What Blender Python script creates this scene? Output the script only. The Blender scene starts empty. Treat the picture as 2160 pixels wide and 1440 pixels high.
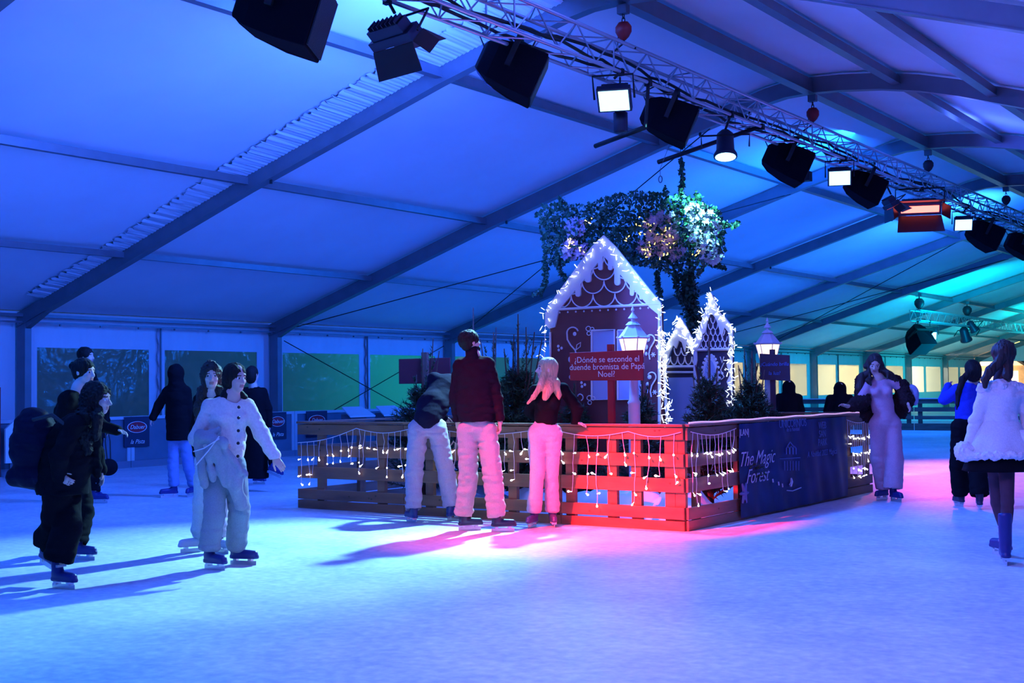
import bpy, math, random
import numpy as np
from mathutils import Vector, Matrix
R = math.radians
random.seed(7)
rng = np.random.default_rng(7)
SC = bpy.context.scene
COL = SC.collection
# ------------------------------------------------------------------ camera
FPX = 2707.0
CAMP = np.array([0.0, 0.0, 1.45])
_yaw, _pitch, _roll = R(34.82), R(2.04), R(-0.66)
_fwd = np.array([-math.sin(_yaw)*math.cos(_pitch), math.cos(_yaw)*math.cos(_pitch), math.sin(_pitch)])
_r0 = np.array([math.cos(_yaw), math.sin(_yaw), 0.0])
_u0 = np.cross(_r0, _fwd)
_rt = _r0*math.cos(_roll) + _u0*math.sin(_roll)
_up = -_r0*math.sin(_roll) + _u0*math.cos(_roll)
cam = bpy.data.cameras.new('camera'); camo = bpy.data.objects.new('camera', cam); COL.objects.link(camo)
cam.sensor_width = 36; cam.lens = FPX/2160*36; cam.clip_end = 400
camo.matrix_world = Matrix(((_rt[0], _up[0], -_fwd[0], 0), (_rt[1], _up[1], -_fwd[1], 0), (_rt[2], _up[2], -_fwd[2], 1.45), (0, 0, 0, 1)))
SC.camera = camo
def ray(x, y): return _fwd + _rt*(x-1080)/FPX + _up*(720-y)/FPX
def at_v(x, y, v): d = ray(x, y); return CAMP + d*(v/d[1])
def at_u(x, y, u): d = ray(x, y); return CAMP + d*(u/d[0])
def at_w(x, y, w=0.0): d = ray(x, y); return CAMP + d*((w-1.45)/d[2])
def at_z(x, y, z): return CAMP + ray(x, y)*z
def depth(P): return float((np.array(P)-CAMP) @ _fwd)
# ------------------------------------------------------------------ colour management, world
vs = SC.view_settings
vs.view_transform = 'Standard'; vs.look = 'None'; vs.gamma = 1; vs.use_curve_mapping = False; vs.exposure = 0.0
W = bpy.data.worlds.new('night'); SC.world = W; W.use_nodes = True
W.node_tree.nodes['Background'].inputs[0].default_value = (0.012, 0.03, 0.09, 1)
W.node_tree.nodes['Background'].inputs[1].default_value = 1.0
cy = SC.cycles; cy.max_bounces = 4; cy.diffuse_bounces = 3; cy.glossy_bounces = 2; cy.transmission_bounces = 2; cy.transparent_max_bounces = 6
cy.sample_clamp_indirect = 4.0; cy.caustics_reflective = False; cy.caustics_refractive = False; cy.adaptive_threshold = 0.06
# ------------------------------------------------------------------ large lights
BLUE = (0.035, 0.17, 1.0)
def aim(o, target):
    d = Vector(target) - o.location
    o.rotation_euler = d.to_track_quat('-Z', 'Y').to_euler()
def light(name, kind, loc, target, color, power, size=0.4, size_y=None, spot=60, blend=0.5, radius=0.15):
    l = bpy.data.lights.new(name, kind); l.energy = power; l.color = color
    o = bpy.data.objects.new(name, l); COL.objects.link(o); o.location = loc
    if kind == 'AREA':
        l.shape = 'RECTANGLE'; l.size = size; l.size_y = size_y or size
    if kind == 'SPOT':
        l.spot_size = R(spot); l.spot_blend = blend; l.shadow_soft_size = radius
    if kind == 'POINT': l.shadow_soft_size = radius
    if kind != 'POINT': aim(o, target)
    return o
RU = -8.46      # the ridge and the truss below it
def big_lights():
    # blue spots along the truss wash the ice; added unseen uplights fill the membrane
    for i, v in enumerate((3.0, 12.5, 26.0)):
        light('membrane_fill', 'AREA', (RU-0.6, v, 4.9), (RU-9.5, v+1.0, 4.2 if i < 2 else 3.0), (0.004, 0.135, 1.0) if i != 1 else (0.03, 0.125, 1.0), (680, 950, 780)[i], 0.6, 4.0)
        light('membrane_fill', 'AREA', (RU+0.8, v, 4.5), (RU+9.5, v+1.0, 4.2 if i < 2 else 2.8), (0.06, 0.12, 1.0), 360 if i < 2 else 250, 0.8, 5.0)
    for v in (-2.0, 5.0, 12.0, 21.0, 31.0):
        light('ice_wash', 'SPOT', (RU+0.5, v, 5.3), (RU+4.8, v, 0), (0.025, 0.175, 1.0), 2200, spot=100, blend=1.0, radius=0.3)
    # cyan-white flood and the red floods that light the ice in front of the fence
    light('cyan_flood', 'SPOT', (-8.4, 14.3, 5.15), (-8.6, 8.5, 0), (0.26, 0.72, 1.0), 9000, spot=46, blend=0.95, radius=0.15)
    light('red_flood', 'SPOT', (-8.1, 5.6, 5.0), (-6.45, 11.2, 0.35), (1.0, 0.02, 0.03), 24000, spot=17, blend=0.9, radius=0.12)
    light('red_flood', 'SPOT', (-7.9, 7.4, 5.2), (-6.9, 10.3, 0), (1.0, 0.06, 0.12), 2300, spot=34, blend=1.0, radius=0.12)
    light('red_flood', 'SPOT', (-8.4, 28.5, 5.2), (-5.6, 21.5, 0), (1.0, 0.06, 0.10), 2800, spot=40, blend=0.9, radius=0.15)
    light('lilac_flood', 'SPOT', (-3.0, 3.0, 5.0), (-3.9, 8.5, 0), (0.5, 0.30, 1.0), 900, spot=80, blend=1.0, radius=0.2)
    # green and turquoise wash at the far end
    light('green_wash', 'AREA', (-13.0, 50, 3.0), (-20, 60, 3.9), (0.0, 0.40, 0.62), 800, 1.5)
    light('green_wash', 'AREA', (-13.0, 66, 3.0), (-20, 72, 4.2), (0.0, 0.50, 0.55), 700, 1.5)
    light('blue_wash', 'AREA', (-9.0, 37, 5.0), (-18, 40, 4.6), (0.015, 0.16, 1.0), 900, 1.5)
    light('turquoise_flood', 'SPOT', (-8.4, 33.0, 5.3), (-10.5, 35.5, 0), (0.1, 0.6, 1.0), 2200, spot=50, blend=0.7)
big_lights()
# ------------------------------------------------------------------ materials
_M = {}
def mat(name, color, rough=0.6, metal=0.0, emit=None, strength=1.0, noise=None, bump=None, var=0.0, spec=0.5, sample=True, trans=None):
    if name in _M: return _M[name]
    m = bpy.data.materials.new(name); m.use_nodes = True; nt = m.node_tree; b = nt.nodes['Principled BSDF']
    b.inputs['Base Color'].default_value = (*color, 1); b.inputs['Roughness'].default_value = rough
    b.inputs['Metallic'].default_value = metal; b.inputs['Specular IOR Level'].default_value = spec
    if emit is not None:
        b.inputs['Emission Color'].default_value = (*emit, 1); b.inputs['Emission Strength'].default_value = strength
        if not sample: m.cycles.emission_sampling = 'NONE'
    if trans: b.inputs['Transmission Weight'].default_value = trans
    if noise:
        tc = nt.nodes.new('ShaderNodeTexCoord'); mp = nt.nodes.new('ShaderNodeMapping'); nz = nt.nodes.new('ShaderNodeTexNoise')
        mp.inputs['Scale'].default_value = noise if isinstance(noise, tuple) else (noise,)*3
        nz.inputs['Scale'].default_value = 1.0; nz.inputs['Detail'].default_value = 5
        nt.links.new(tc.outputs['Object'], mp.inputs[0]); nt.links.new(mp.outputs[0], nz.inputs[0])
        if bump:
            bp = nt.nodes.new('ShaderNodeBump'); bp.inputs['Strength'].default_value = bump; bp.inputs['Distance'].default_value = 0.02
            nt.links.new(nz.outputs[0], bp.inputs['Height']); nt.links.new(bp.outputs[0], b.inputs['Normal'])
        if var:
            cr = nt.nodes.new('ShaderNodeValToRGB')
            cr.color_ramp.elements[0].position = 0.3; cr.color_ramp.elements[1].position = 0.7
            cr.color_ramp.elements[0].color = (*[c*(1-var) for c in color], 1); cr.color_ramp.elements[1].color = (*[min(1, c*(1+var)) for c in color], 1)
            nt.links.new(nz.outputs[0], cr.inputs[0]); nt.links.new(cr.outputs[0], b.inputs['Base Color'])
    _M[name] = m
    return m
# ------------------------------------------------------------------ mesh builder
class MB:
    def __init__(s): s.v = []; s.f = []; s.mi = []
    def add(s, vs_, fs, mi=0):
        o = len(s.v); s.v += [tuple(float(c) for c in p) for p in vs_]; s.f += [tuple(i+o for i in f) for f in fs]; s.mi += [mi]*len(fs); return s
    def box(s, a, b, mi=0):
        (x0, y0, z0), (x1, y1, z1) = a, b
        s.add([(x0,y0,z0),(x1,y0,z0),(x1,y1,z0),(x0,y1,z0),(x0,y0,z1),(x1,y0,z1),(x1,y1,z1),(x0,y1,z1)],
              [(0,3,2,1),(4,5,6,7),(0,1,5,4),(1,2,6,5),(2,3,7,6),(3,0,4,7)], mi); return s
    def bar(s, p, q, w, h, upv=(0,0,1), mi=0):
        p, q = np.array(p, float), np.array(q, float); d = q-p; d /= np.linalg.norm(d)+1e-9
        a = np.cross(d, upv)
        if np.linalg.norm(a) < 1e-4: a = np.cross(d, (1,0,0))
        a /= np.linalg.norm(a); b = np.cross(a, d)
        c = [(-1,-1),(1,-1),(1,1),(-1,1)]
        s.add([p+a*w/2*i+b*h/2*j for i, j in c]+[q+a*w/2*i+b*h/2*j for i, j in c],
              [(3,2,1,0),(4,5,6,7),(0,1,5,4),(1,2,6,5),(2,3,7,6),(3,0,4,7)], mi); return s
    def tube(s, pts, r, n=6, mi=0, cap=True):
        pts = [np.array(p, float) for p in pts]; k = len(pts)
        rs = r if isinstance(r, (list, tuple)) else [r]*k
        ref = None; vs_ = []
        for i, p in enumerate(pts):
            d = pts[min(i+1, k-1)]-pts[max(i-1, 0)]; d /= np.linalg.norm(d)+1e-9
            if ref is None:
                ref = np.cross(d, (0,0,1));
                if np.linalg.norm(ref) < 1e-3: ref = np.cross(d, (1,0,0))
            a = ref-d*(ref@d); a /= np.linalg.norm(a)+1e-9; ref = a; b = np.cross(d, a)
            for j in range(n):
                t = 2*math.pi*j/n; vs_.append(p+(a*math.cos(t)+b*math.sin(t))*rs[i])
        fs = [(i*n+j, i*n+(j+1)%n, (i+1)*n+(j+1)%n, (i+1)*n+j) for i in range(k-1) for j in range(n)]
        if cap: fs += [tuple(range(n-1, -1, -1)), tuple((k-1)*n+j for j in range(n))]
        s.add(vs_, fs, mi); return s
    def lathe(s, prof, c=(0,0,0), n=16, mi=0, rot=None, ph=0.0):
        vs_ = []
        for r_, z_ in prof:
            for j in range(n):
                t = 2*math.pi*j/n+ph; q = np.array((r_*math.cos(t), r_*math.sin(t), z_))
                if rot is not None: q = rot @ q
                vs_.append(q+np.array(c))
        k = len(prof)
        fs = [(i*n+j, i*n+(j+1)%n, (i+1)*n+(j+1)%n, (i+1)*n+j) for i in range(k-1) for j in range(n)]
        fs += [tuple(range(n-1, -1, -1)), tuple((k-1)*n+j for j in range(n))]
        s.add(vs_, fs, mi); return s
    def ball(s, c, r, n=8, mi=0, sc=(1,1,1)):
        prof = [(max(1e-4, math.sin(math.pi*i/n))*r, -math.cos(math.pi*i/n)*r) for i in range(n+1)]
        o = len(s.v); s.lathe(prof, (0,0,0), n+2, mi)
        for i in range(o, len(s.v)):
            x, y, z = s.v[i]; s.v[i] = (x*sc[0]+c[0], y*sc[1]+c[1], z*sc[2]+c[2])
        return s
    def prism(s, poly, y0, y1, mi=0, T=None):
        # poly: (x,z) outline extruded between y0 and y1
        n = len(poly); vs_ = [(x, y0, z) for x, z in poly]+[(x, y1, z) for x, z in poly]
        if T is not None: vs_ = [T(p) for p in vs_]
        a = sum(poly[i][0]*poly[(i+1)%n][1]-poly[(i+1)%n][0]*poly[i][1] for i in range(n))
        fs = [tuple(range(n)), tuple(range(2*n-1, n-1, -1))]+[(i, i+n, (i+1)%n+n, (i+1)%n) for i in range(n)]
        if a < 0: fs = [tuple(reversed(f)) for f in fs]
        s.add(vs_, fs, mi); return s
    def xf(s, M):
        M = np.array(M); s.v = [tuple(M[:3,:3] @ np.array(p)+M[:3,3]) for p in s.v]; return s
    def build(s, name, m, parent=None, smooth=False, bevel=0.0):
        me = bpy.data.meshes.new(name); v = s.v
        pl = Vector((0,0,0))
        if parent is not None: pl = WL[parent.name]; v = [(p[0]-pl.x, p[1]-pl.y, p[2]-pl.z) for p in v]
        elif len(v):
            a = np.array(v); o = Vector((float((a[:,0].min()+a[:,0].max())/2), float((a[:,1].min()+a[:,1].max())/2), float(a[:,2].min())))
            v = [(p[0]-o.x, p[1]-o.y, p[2]-o.z) for p in v]; pl = o
        me.from_pydata(v, [], s.f)
        for x in (m if isinstance(m, (list, tuple)) else [m]): me.materials.append(x)
        if any(s.mi): me.polygons.foreach_set('material_index', s.mi)
        if smooth: me.polygons.foreach_set('use_smooth', [True]*len(me.polygons))
        me.update()
        ob = bpy.data.objects.new(name, me); COL.objects.link(ob)
        if parent is not None: ob.parent = parent; WL[ob.name] = WL[parent.name].copy()
        else: ob.location = pl; WL[ob.name] = Vector(pl)
        if bevel:
            bv = ob.modifiers.new('bevel', 'BEVEL'); bv.width = bevel; bv.segments = 2; bv.limit_method = 'ANGLE'
        return ob
WL = {}   # world location of each object's origin (no rotations on parents)
def tag(o, label=None, cat=None, group=None, kind=None):
    if label: o['label'] = label
    if cat: o['category'] = cat
    if group: o['group'] = group
    if kind: o['kind'] = kind
    return o
def thing(name, loc, label, cat, group=None):
    o = bpy.data.objects.new(name, None); COL.objects.link(o); o.location = loc; o.empty_display_size = 0.2
    WL[o.name] = Vector(loc); tag(o, label, cat, group); return o
def copy_tree(o, loc, label=None, rotz=None, scale=None):
    def rec(a, parent):
        c = a.copy(); COL.objects.link(c)
        if parent is not None: c.parent = parent
        for ch in KIDS.get(a.name, [x for x in a.children]): rec(ch, c)
        return c
    c = rec(o, None); c.location = loc
    if rotz is not None: c.rotation_euler = (0, 0, rotz)
    if scale: c.scale = (scale,)*3
    if label: c['label'] = label
    return c
KIDS = {}
def text_mesh(body, size, name, m, parent, origin, xdir, zdir, extrude=0.002, align='CENTER', font_shear=0.0, bold=0.0, weld=True):
    cu = bpy.data.curves.new(name, 'FONT'); cu.body = body; cu.size = size; cu.align_x = align; cu.align_y = 'CENTER'
    cu.extrude = extrude; cu.shear = font_shear; cu.offset = bold; cu.resolution_u = 3; cu.space_line = 0.85
    t = bpy.data.objects.new(name+'_tmp', cu); COL.objects.link(t)
    bpy.context.view_layer.update()
    me = bpy.data.meshes.new_from_object(t.evaluated_get(bpy.context.evaluated_depsgraph_get()))
    bpy.data.objects.remove(t)
    x = np.array(xdir, float); x /= np.linalg.norm(x); z = np.array(zdir, float); y = np.cross(z, x)
    co = np.empty(len(me.vertices)*3, np.float32); me.vertices.foreach_get('co', co); co = co.reshape(-1, 3)
    w = np.outer(co[:,0], x)+np.outer(co[:,1], z)+np.outer(co[:,2], -y)+np.array(origin)
    pl = WL[parent.name]; w -= np.array(pl)
    me.vertices.foreach_set('co', w.astype(np.float32).ravel()); me.materials.clear(); me.materials.append(m); me.update()
    o = bpy.data.objects.new(name, me); COL.objects.link(o); o.parent = parent; WL[o.name] = pl.copy()
    return o
# ------------------------------------------------------------------ smooth bodies: distance-field prims meshed by surface nets
def _seg(P, a, b, ra, rb, flat=None):
    a = np.asarray(a, np.float32); b = np.asarray(b, np.float32); ba = b-a
    pa = P-a; t = np.clip((pa @ ba)/(float(ba @ ba)+1e-9), 0, 1)
    q = pa-t[:, None]*ba
    if flat is not None:
        n, k = np.asarray(flat[0], np.float32), flat[1]; qn = q @ n
        q = q+(qn*(1.0/k-1.0))[:, None]*n
        return (np.sqrt((q*q).sum(1))-(ra+(rb-ra)*t))*min(1.0, (1+k)/2)
    return np.sqrt((q*q).sum(1))-(ra+(rb-ra)*t)
def _ell(P, c, r, M=None):
    q = P-np.asarray(c, np.float32)
    if M is not None: q = q @ np.asarray(M, np.float32)      # columns of M are the ellipsoid's axes
    r = np.asarray(r, np.float32); k0 = np.sqrt(((q/r)**2).sum(1)); k1 = np.sqrt(((q/(r*r))**2).sum(1))
    return k0*(k0-1.0)/(k1+1e-9)
def _box(P, c, r, M=None, rd=0.0):
    q = P-np.asarray(c, np.float32)
    if M is not None: q = q @ np.asarray(M, np.float32)
    q = np.abs(q)-np.asarray(r, np.float32)+rd
    return np.sqrt((np.maximum(q, 0)**2).sum(1))+np.minimum(q.max(1), 0)-rd
def _pln(P, c, n): return (P-np.asarray(c, np.float32)) @ np.asarray(n, np.float32)
_FN = dict(seg=_seg, ell=_ell, box=_box, pln=_pln)
def S(kind, *a, op='u', k=0.02, **kw): return (kind, a, kw, op, k)
_tab = rng.random((64, 64, 64), dtype=np.float32)*2-1
def vnoise(P):
    i = np.floor(P).astype(np.int32); f = (P-i).astype(np.float32); f = f*f*(3-2*f); i &= 63; j = (i+1) & 63
    x0, y0, z0 = i.T; x1, y1, z1 = j.T; fx, fy, fz = f.T; T = _tab
    a = T[x0,y0,z0]*(1-fx)+T[x1,y0,z0]*fx; b = T[x0,y1,z0]*(1-fx)+T[x1,y1,z0]*fx
    c = T[x0,y0,z1]*(1-fx)+T[x1,y0,z1]*fx; d = T[x0,y1,z1]*(1-fx)+T[x1,y1,z1]*fx
    return (a*(1-fy)+b*fy)*(1-fz)+(c*(1-fy)+d*fy)*fz
def _ext(prims):
    lo = np.full(3, 1e9); hi = -lo
    for kind, a, kw, op, k in prims:
        if op != 'u': continue
        if kind == 'seg':
            r = max(a[2], a[3])*max(1.0, (kw.get('flat') or (0, 1))[1])+0.03
            for c in (a[0], a[1]): c = np.array(c); lo = np.minimum(lo, c-r); hi = np.maximum(hi, c+r)
        else:
            r = float(np.linalg.norm(a[1])) if kind == 'box' else max(a[1]); r += 0.03
            c = np.array(a[0]); lo = np.minimum(lo, c-r); hi = np.maximum(hi, c+r)
    return lo, hi
def sdf_mesh(prims, h, disp=None, dmax=0.0):
    """prims in order; op u = smooth union, s = subtract, x = intersect. Returns verts, quads."""
    lo, hi = _ext(prims); B = 6
    nb = np.ceil((hi-lo)/(h*B)).astype(int)+1
    g = np.stack(np.meshgrid(*[np.arange(n) for n in nb], indexing='ij'), -1).reshape(-1, 3)
    C = (lo+(g+0.5)*h*B).astype(np.float32); hd = h*B*0.87
    vals = [_FN[k](C, *a, **kw) for k, a, kw, op, s in prims]
    d = np.full(len(C), 1e3, np.float32)
    for (k, a, kw, op, s), v in zip(prims, vals):
        if op == 'u': d = np.minimum(d, v-s*0.3)
        elif op == 'x': d = np.maximum(d, v)
    act = np.abs(d) < hd*1.35+dmax+0.02
    g = g[act]; base = (g*B); vals = [v[act] for v in vals]; dm = d[act]
    o = np.stack(np.meshgrid(*[np.arange(B)]*3, indexing='ij'), -1).reshape(-1, 3)
    N = len(g); nv = B**3
    idx = (base[:, None, :]+o[None]).reshape(-1, 3)
    P = (lo+idx*h).astype(np.float32)
    D = np.full(N*nv, 1e2, np.float32)
    for (k, a, kw, op, s), v in zip(prims, vals):
        if op == 'u': mk = v < dm+2.4*hd+s+0.03
        elif op == 's': mk = v < hd*1.6+s
        else: mk = v > -hd*1.6-s
        if not mk.any(): continue
        ii = (np.nonzero(mk)[0][:, None]*nv+np.arange(nv)).ravel()
        e = _FN[k](P[ii], *a, **kw).astype(np.float32); c = D[ii]
        if op == 'u':
            hh = np.clip(0.5+0.5*(c-e)/max(s, 1e-5), 0, 1); D[ii] = np.where(c > 50, e, c+(e-c)*hh-s*hh*(1-hh))
        elif op == 's':
            hh = np.clip(0.5-0.5*(c+e)/max(s, 1e-5), 0, 1); D[ii] = c+(-e-c)*hh+s*hh*(1-hh)
        else: D[ii] = np.maximum(c, e)
    if disp is not None: D += disp(P).astype(np.float32)
    dims = nb*B
    G = np.full(tuple(dims), 1e2, np.float32)
    # inactive blocks: sign from the coarse value
    full = np.where(d < 0, -1e2, 1e2).astype(np.float32).reshape(tuple(nb))
    G = np.repeat(np.repeat(np.repeat(full, B, 0), B, 1), B, 2)
    G[idx[:, 0], idx[:, 1], idx[:, 2]] = D
    G[0] = G[-1] = 1e2; G[:, 0] = G[:, -1] = 1e2; G[:, :, 0] = G[:, :, -1] = 1e2
    s = G < 0
    a = s[:-1,:-1,:-1].astype(np.int8)
    cnt = np.zeros(a.shape, np.int8)
    for x in (0, 1):
        for y in (0, 1):
            for z in (0, 1):
                cnt += s[x:s.shape[0]-1+x, y:s.shape[1]-1+y, z:s.shape[2]-1+z]
    cell = (cnt > 0) & (cnt < 8)
    ci = np.argwhere(cell)
    vid = np.full(cell.shape, -1, np.int32); vid[cell] = np.arange(len(ci))
    acc = np.zeros((len(ci), 3), np.float32); num = np.zeros(len(ci), np.float32)
    corners = [(x, y, z) for x in (0, 1) for y in (0, 1) for z in (0, 1)]
    cv = {c: G[ci[:,0]+c[0], ci[:,1]+c[1], ci[:,2]+c[2]] for c in corners}
    for c in corners:
        for ax in range(3):
            if c[ax] == 1: continue
            e = list(c); e[ax] = 1; e = tuple(e)
            v0, v1 = cv[c], cv[e]; m = (v0 < 0) != (v1 < 0)
            t = np.where(m, v0/(v0-v1+1e-12), 0); t = np.clip(np.where((np.abs(v0) > 50) | (np.abs(v1) > 50), 0.5, t), 0, 1)
            p = np.zeros((len(ci), 3), np.float32); p += np.array(c, np.float32); p[:, ax] = t
            acc[m] += p[m]; num[m] += 1
    V = lo+(ci+acc/np.maximum(num, 1)[:, None])*h
    F = []
    for ax in range(3):
        b, c = (ax+1) % 3, (ax+2) % 3
        sl0 = [slice(1, n-1) for n in s.shape]; sl1 = list(sl0)
        sl0[ax] = slice(0, s.shape[ax]-1); sl1[ax] = slice(1, s.shape[ax])
        s0, s1 = s[tuple(sl0)], s[tuple(sl1)]
        e = np.argwhere(s0 != s1); inside = s0[tuple(e.T)]
        off = np.ones(3, int); off[ax] = 0; e = e+off
        def q(db, dc):
            k = e.copy(); k[:, b] += db; k[:, c] += dc; return vid[k[:,0], k[:,1], k[:,2]]
        quad = np.stack([q(-1,-1), q(0,-1), q(0,0), q(-1,0)], 1)
        quad[~inside] = quad[~inside][:, ::-1]
        F.append(quad)
    F = np.concatenate(F); F = F[(F >= 0).all(1)]
    return V.astype(np.float32), F
def sdf_obj(name, prims, h, m, parent, disp=None, dmax=0.0, matf=None, relax=1):
    V, F = sdf_mesh(prims, h, disp, dmax)
    if relax:   # light smoothing of the lattice
        for _ in range(relax):
            A = np.zeros_like(V); n = np.zeros(len(V), np.float32)
            for i in range(4):
                np.add.at(A, F[:, i], V[F[:, (i+1) % 4]]); np.add.at(n, F[:, i], 1)
            V = V*0.5+0.5*A/np.maximum(n, 1)[:, None]
    me = bpy.data.meshes.new(name); pl = np.array(WL[parent.name], np.float32)
    me.vertices.add(len(V)); me.vertices.foreach_set('co', (V-pl).astype(np.float32).ravel())
    me.loops.add(len(F)*4); me.loops.foreach_set('vertex_index', F.astype(np.int32).ravel())
    me.polygons.add(len(F)); me.polygons.foreach_set('loop_start', np.arange(0, len(F)*4, 4, dtype=np.int32))
    me.polygons.foreach_set('loop_total', np.full(len(F), 4, np.int32))
    for x in (m if isinstance(m, (list, tuple)) else [m]): me.materials.append(x)
    if matf is not None:
        ctr = V[F].mean(1); me.polygons.foreach_set('material_index', matf(ctr).astype(np.int32))
    me.polygons.foreach_set('use_smooth', np.ones(len(F), bool)); me.update(calc_edges=True); me.validate()
    o = bpy.data.objects.new(name, me); COL.objects.link(o); o.parent = parent; WL[o.name] = WL[parent.name].copy()
    return o
# ------------------------------------------------------------------ tent structure
TS = 1.33; BAY = 6.65; V0 = 14.776; NB = range(-5, 11)
def rv(n): return V0+BAY*n
PROF = [(-21.75, 3.0), (-18.63, 3.99), (-15.5, 5.0), (-11.48, 6.19), (-9.3, 6.76), (-8.9, 6.83), (-8.45, 6.845), (-7.9, 6.815), (-7.2, 6.74), (-6.52, 6.61), (-5.87, 6.43), (-5.33, 6.25), (-4.87, 6.1), (-3.3, 5.58), (-1.0, 4.84), (2.0, 3.88), (4.85, 3.0)]
def roof(u):
    for (a, wa), (b, wb) in zip(PROF, PROF[1:]):
        if a <= u <= b: return wa+(wb-wa)*(u-a)/(b-a)
    return 3.0
M_ice = mat('ice', (0.72, 0.78, 0.84), 0.42, noise=(1.6, 1.6, 1.6), bump=0.12, var=0.10)
nt = M_ice.node_tree; b = nt.nodes['Principled BSDF']
# skate scratches and snow dust: fine noise in colour and gloss
tc = nt.nodes.new('ShaderNodeTexCoord')
n1 = nt.nodes.new('ShaderNodeTexNoise'); n1.inputs['Scale'].default_value = 0.55; n1.inputs['Detail'].default_value = 9; n1.inputs['Roughness'].default_value = 0.72
n2 = nt.nodes.new('ShaderNodeTexNoise'); n2.inputs['Scale'].default_value = 14; n2.inputs['Detail'].default_value = 6
mx = nt.nodes.new('ShaderNodeMixRGB'); mx.inputs[0].default_value = 0.35
cr = nt.nodes.new('ShaderNodeValToRGB'); cr.color_ramp.elements[0].position = 0.35; cr.color_ramp.elements[1].position = 0.62
cr.color_ramp.elements[0].color = (0.40, 0.48, 0.60, 1); cr.color_ramp.elements[1].color = (0.86, 0.90, 0.93, 1)
nt.links.new(tc.outputs['Object'], n1.inputs[0]); nt.links.new(tc.outputs['Object'], n2.inputs[0])
nt.links.new(n1.outputs[0], mx.inputs[1]); nt.links.new(n2.outputs[0], mx.inputs[2]); nt.links.new(mx.outputs[0], cr.inputs[0]); nt.links.new(cr.outputs[0], b.inputs['Base Color'])
M_skin = mat('tent_membrane', (0.80, 0.82, 0.86), 0.55, noise=(0.5, 0.5, 0.5), bump=0.25, var=0.06)
M_skin_wall = mat('wall_membrane', (0.74, 0.77, 0.82), 0.6, noise=(3.0, 3.0, 0.7), bump=0.3, var=0.04)
M_alu = mat('aluminium', (0.20, 0.21, 0.24), 0.4, 0.5, noise=3.0, var=0.08)
M_alu_dark = mat('aluminium_dark', (0.16, 0.17, 0.20), 0.5, 0.5)
M_black = mat('black_metal', (0.012, 0.012, 0.014), 0.5, 0.2)
M_blackp = mat('black_plastic', (0.02, 0.02, 0.022), 0.65)
M_cable = mat('cable_rubber', (0.015, 0.015, 0.015), 0.6)
M_pvc = bpy.data.materials.new('clear_pvc'); M_pvc.use_nodes = True
nt = M_pvc.node_tree; nt.nodes.clear(); out = nt.nodes.new('ShaderNodeOutputMaterial')
tr = nt.nodes.new('ShaderNodeBsdfTransparent'); gl = nt.nodes.new('ShaderNodeBsdfGlossy'); df = nt.nodes.new('ShaderNodeBsdfDiffuse')
gl.inputs['Roughness'].default_value = 0.12; df.inputs['Color'].default_value = (0.35, 0.42, 0.42, 1); tr.inputs[0].default_value = (0.9, 0.95, 0.92, 1)
tcn = nt.nodes.new('ShaderNodeTexCoord'); nz = nt.nodes.new('ShaderNodeTexNoise'); nz.inputs['Scale'].default_value = 1.6; nz.inputs['Detail'].default_value = 5
bp = nt.nodes.new('ShaderNodeBump'); bp.inputs['Strength'].default_value = 0.5; bp.inputs['Distance'].default_value = 0.15
nt.links.new(tcn.outputs['Object'], nz.inputs[0]); nt.links.new(nz.outputs[0], bp.inputs['Height']); nt.links.new(bp.outputs[0], gl.inputs['Normal'])
tl = nt.nodes.new('ShaderNodeBsdfTranslucent'); tl.inputs['Color'].default_value = (0.75, 0.85, 0.8, 1)
prev = tr
for w_, sh in ((0.55, tl), (0.12, df), (0.035, gl)):
    mxs = nt.nodes.new('ShaderNodeMixShader'); mxs.inputs[0].default_value = w_
    nt.links.new(prev.outputs[0], mxs.inputs[1]); nt.links.new(sh.outputs[0], mxs.inputs[2]); prev = mxs
nt.links.new(prev.outputs[0], out.inputs[0])
VA, VB = -18.0, rv(10)
def struct(name, mb, m, smooth=False, parent=None): return tag(mb.build(name, m, parent, smooth), kind='structure')
mb = MB(); mb.add([(-60, VA-10, 0), (40, VA-10, 0), (40, 130, 0), (-60, 130, 0)], [(0, 1, 2, 3)]); struct('floor', mb, M_ice)
# ceiling membrane: fine grid with a slight sag between the frames
us = []
for (a, wa), (c, wc) in zip(PROF, PROF[1:]):
    n = max(1, int((c-a)/0.5)); us += [a+(c-a)*i/n for i in range(n)]
us.append(PROF[-1][0])
vsn = np.arange(VA, VB+0.01, BAY/14)
vv = []
for v in vsn:
    ph = ((v-V0)/BAY) % 1.0
    for u in us:
        sag = -0.05*math.sin(math.pi*ph)*(0.5+0.5*math.sin(u*1.0)) if -21.5 < u < 4.6 else 0
        if v <= rv(0): # loose, ruffled cloth beside the first frame
            t = (rv(0)-v)
            if t < 0.6: sag += 0.012*math.sin(u*26)*max(0, 1-t/0.6)
        vv.append((u, v, roof(u)+0.03+sag))
nu = len(us); ff = [(i*nu+j, i*nu+j+1, (i+1)*nu+j+1, (i+1)*nu+j) for i in range(len(vsn)-1) for j in range(nu-1)]
mb = MB(); mb.add(vv, ff); struct('ceiling', mb, M_skin, True)
# gathered membrane hem along the first frame (pleated strip)
mb = MB(); pts = []; k = 460
for i in range(k):
    u = -20.9+(11.6)*i/(k-1); w_ = 0.50+0.55*min(1, max(0, (u+19.0)/7.0)); z_ = roof(u)
    dz = 0.02*math.sin(i*2.1)+0.01*math.sin(i*0.7)
    pts += [(u, rv(0)-0.07, z_-0.05+dz*0.4), (u+0.03*math.sin(i*0.9), rv(0)-0.07-w_*0.75+0.05*math.sin(i*1.3), z_-0.005+dz)]
mb.add(pts, [(2*i, 2*i+1, 2*i+3, 2*i+2) for i in range(k-1)]); struct('trim_90', mb, M_skin, True)
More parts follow.
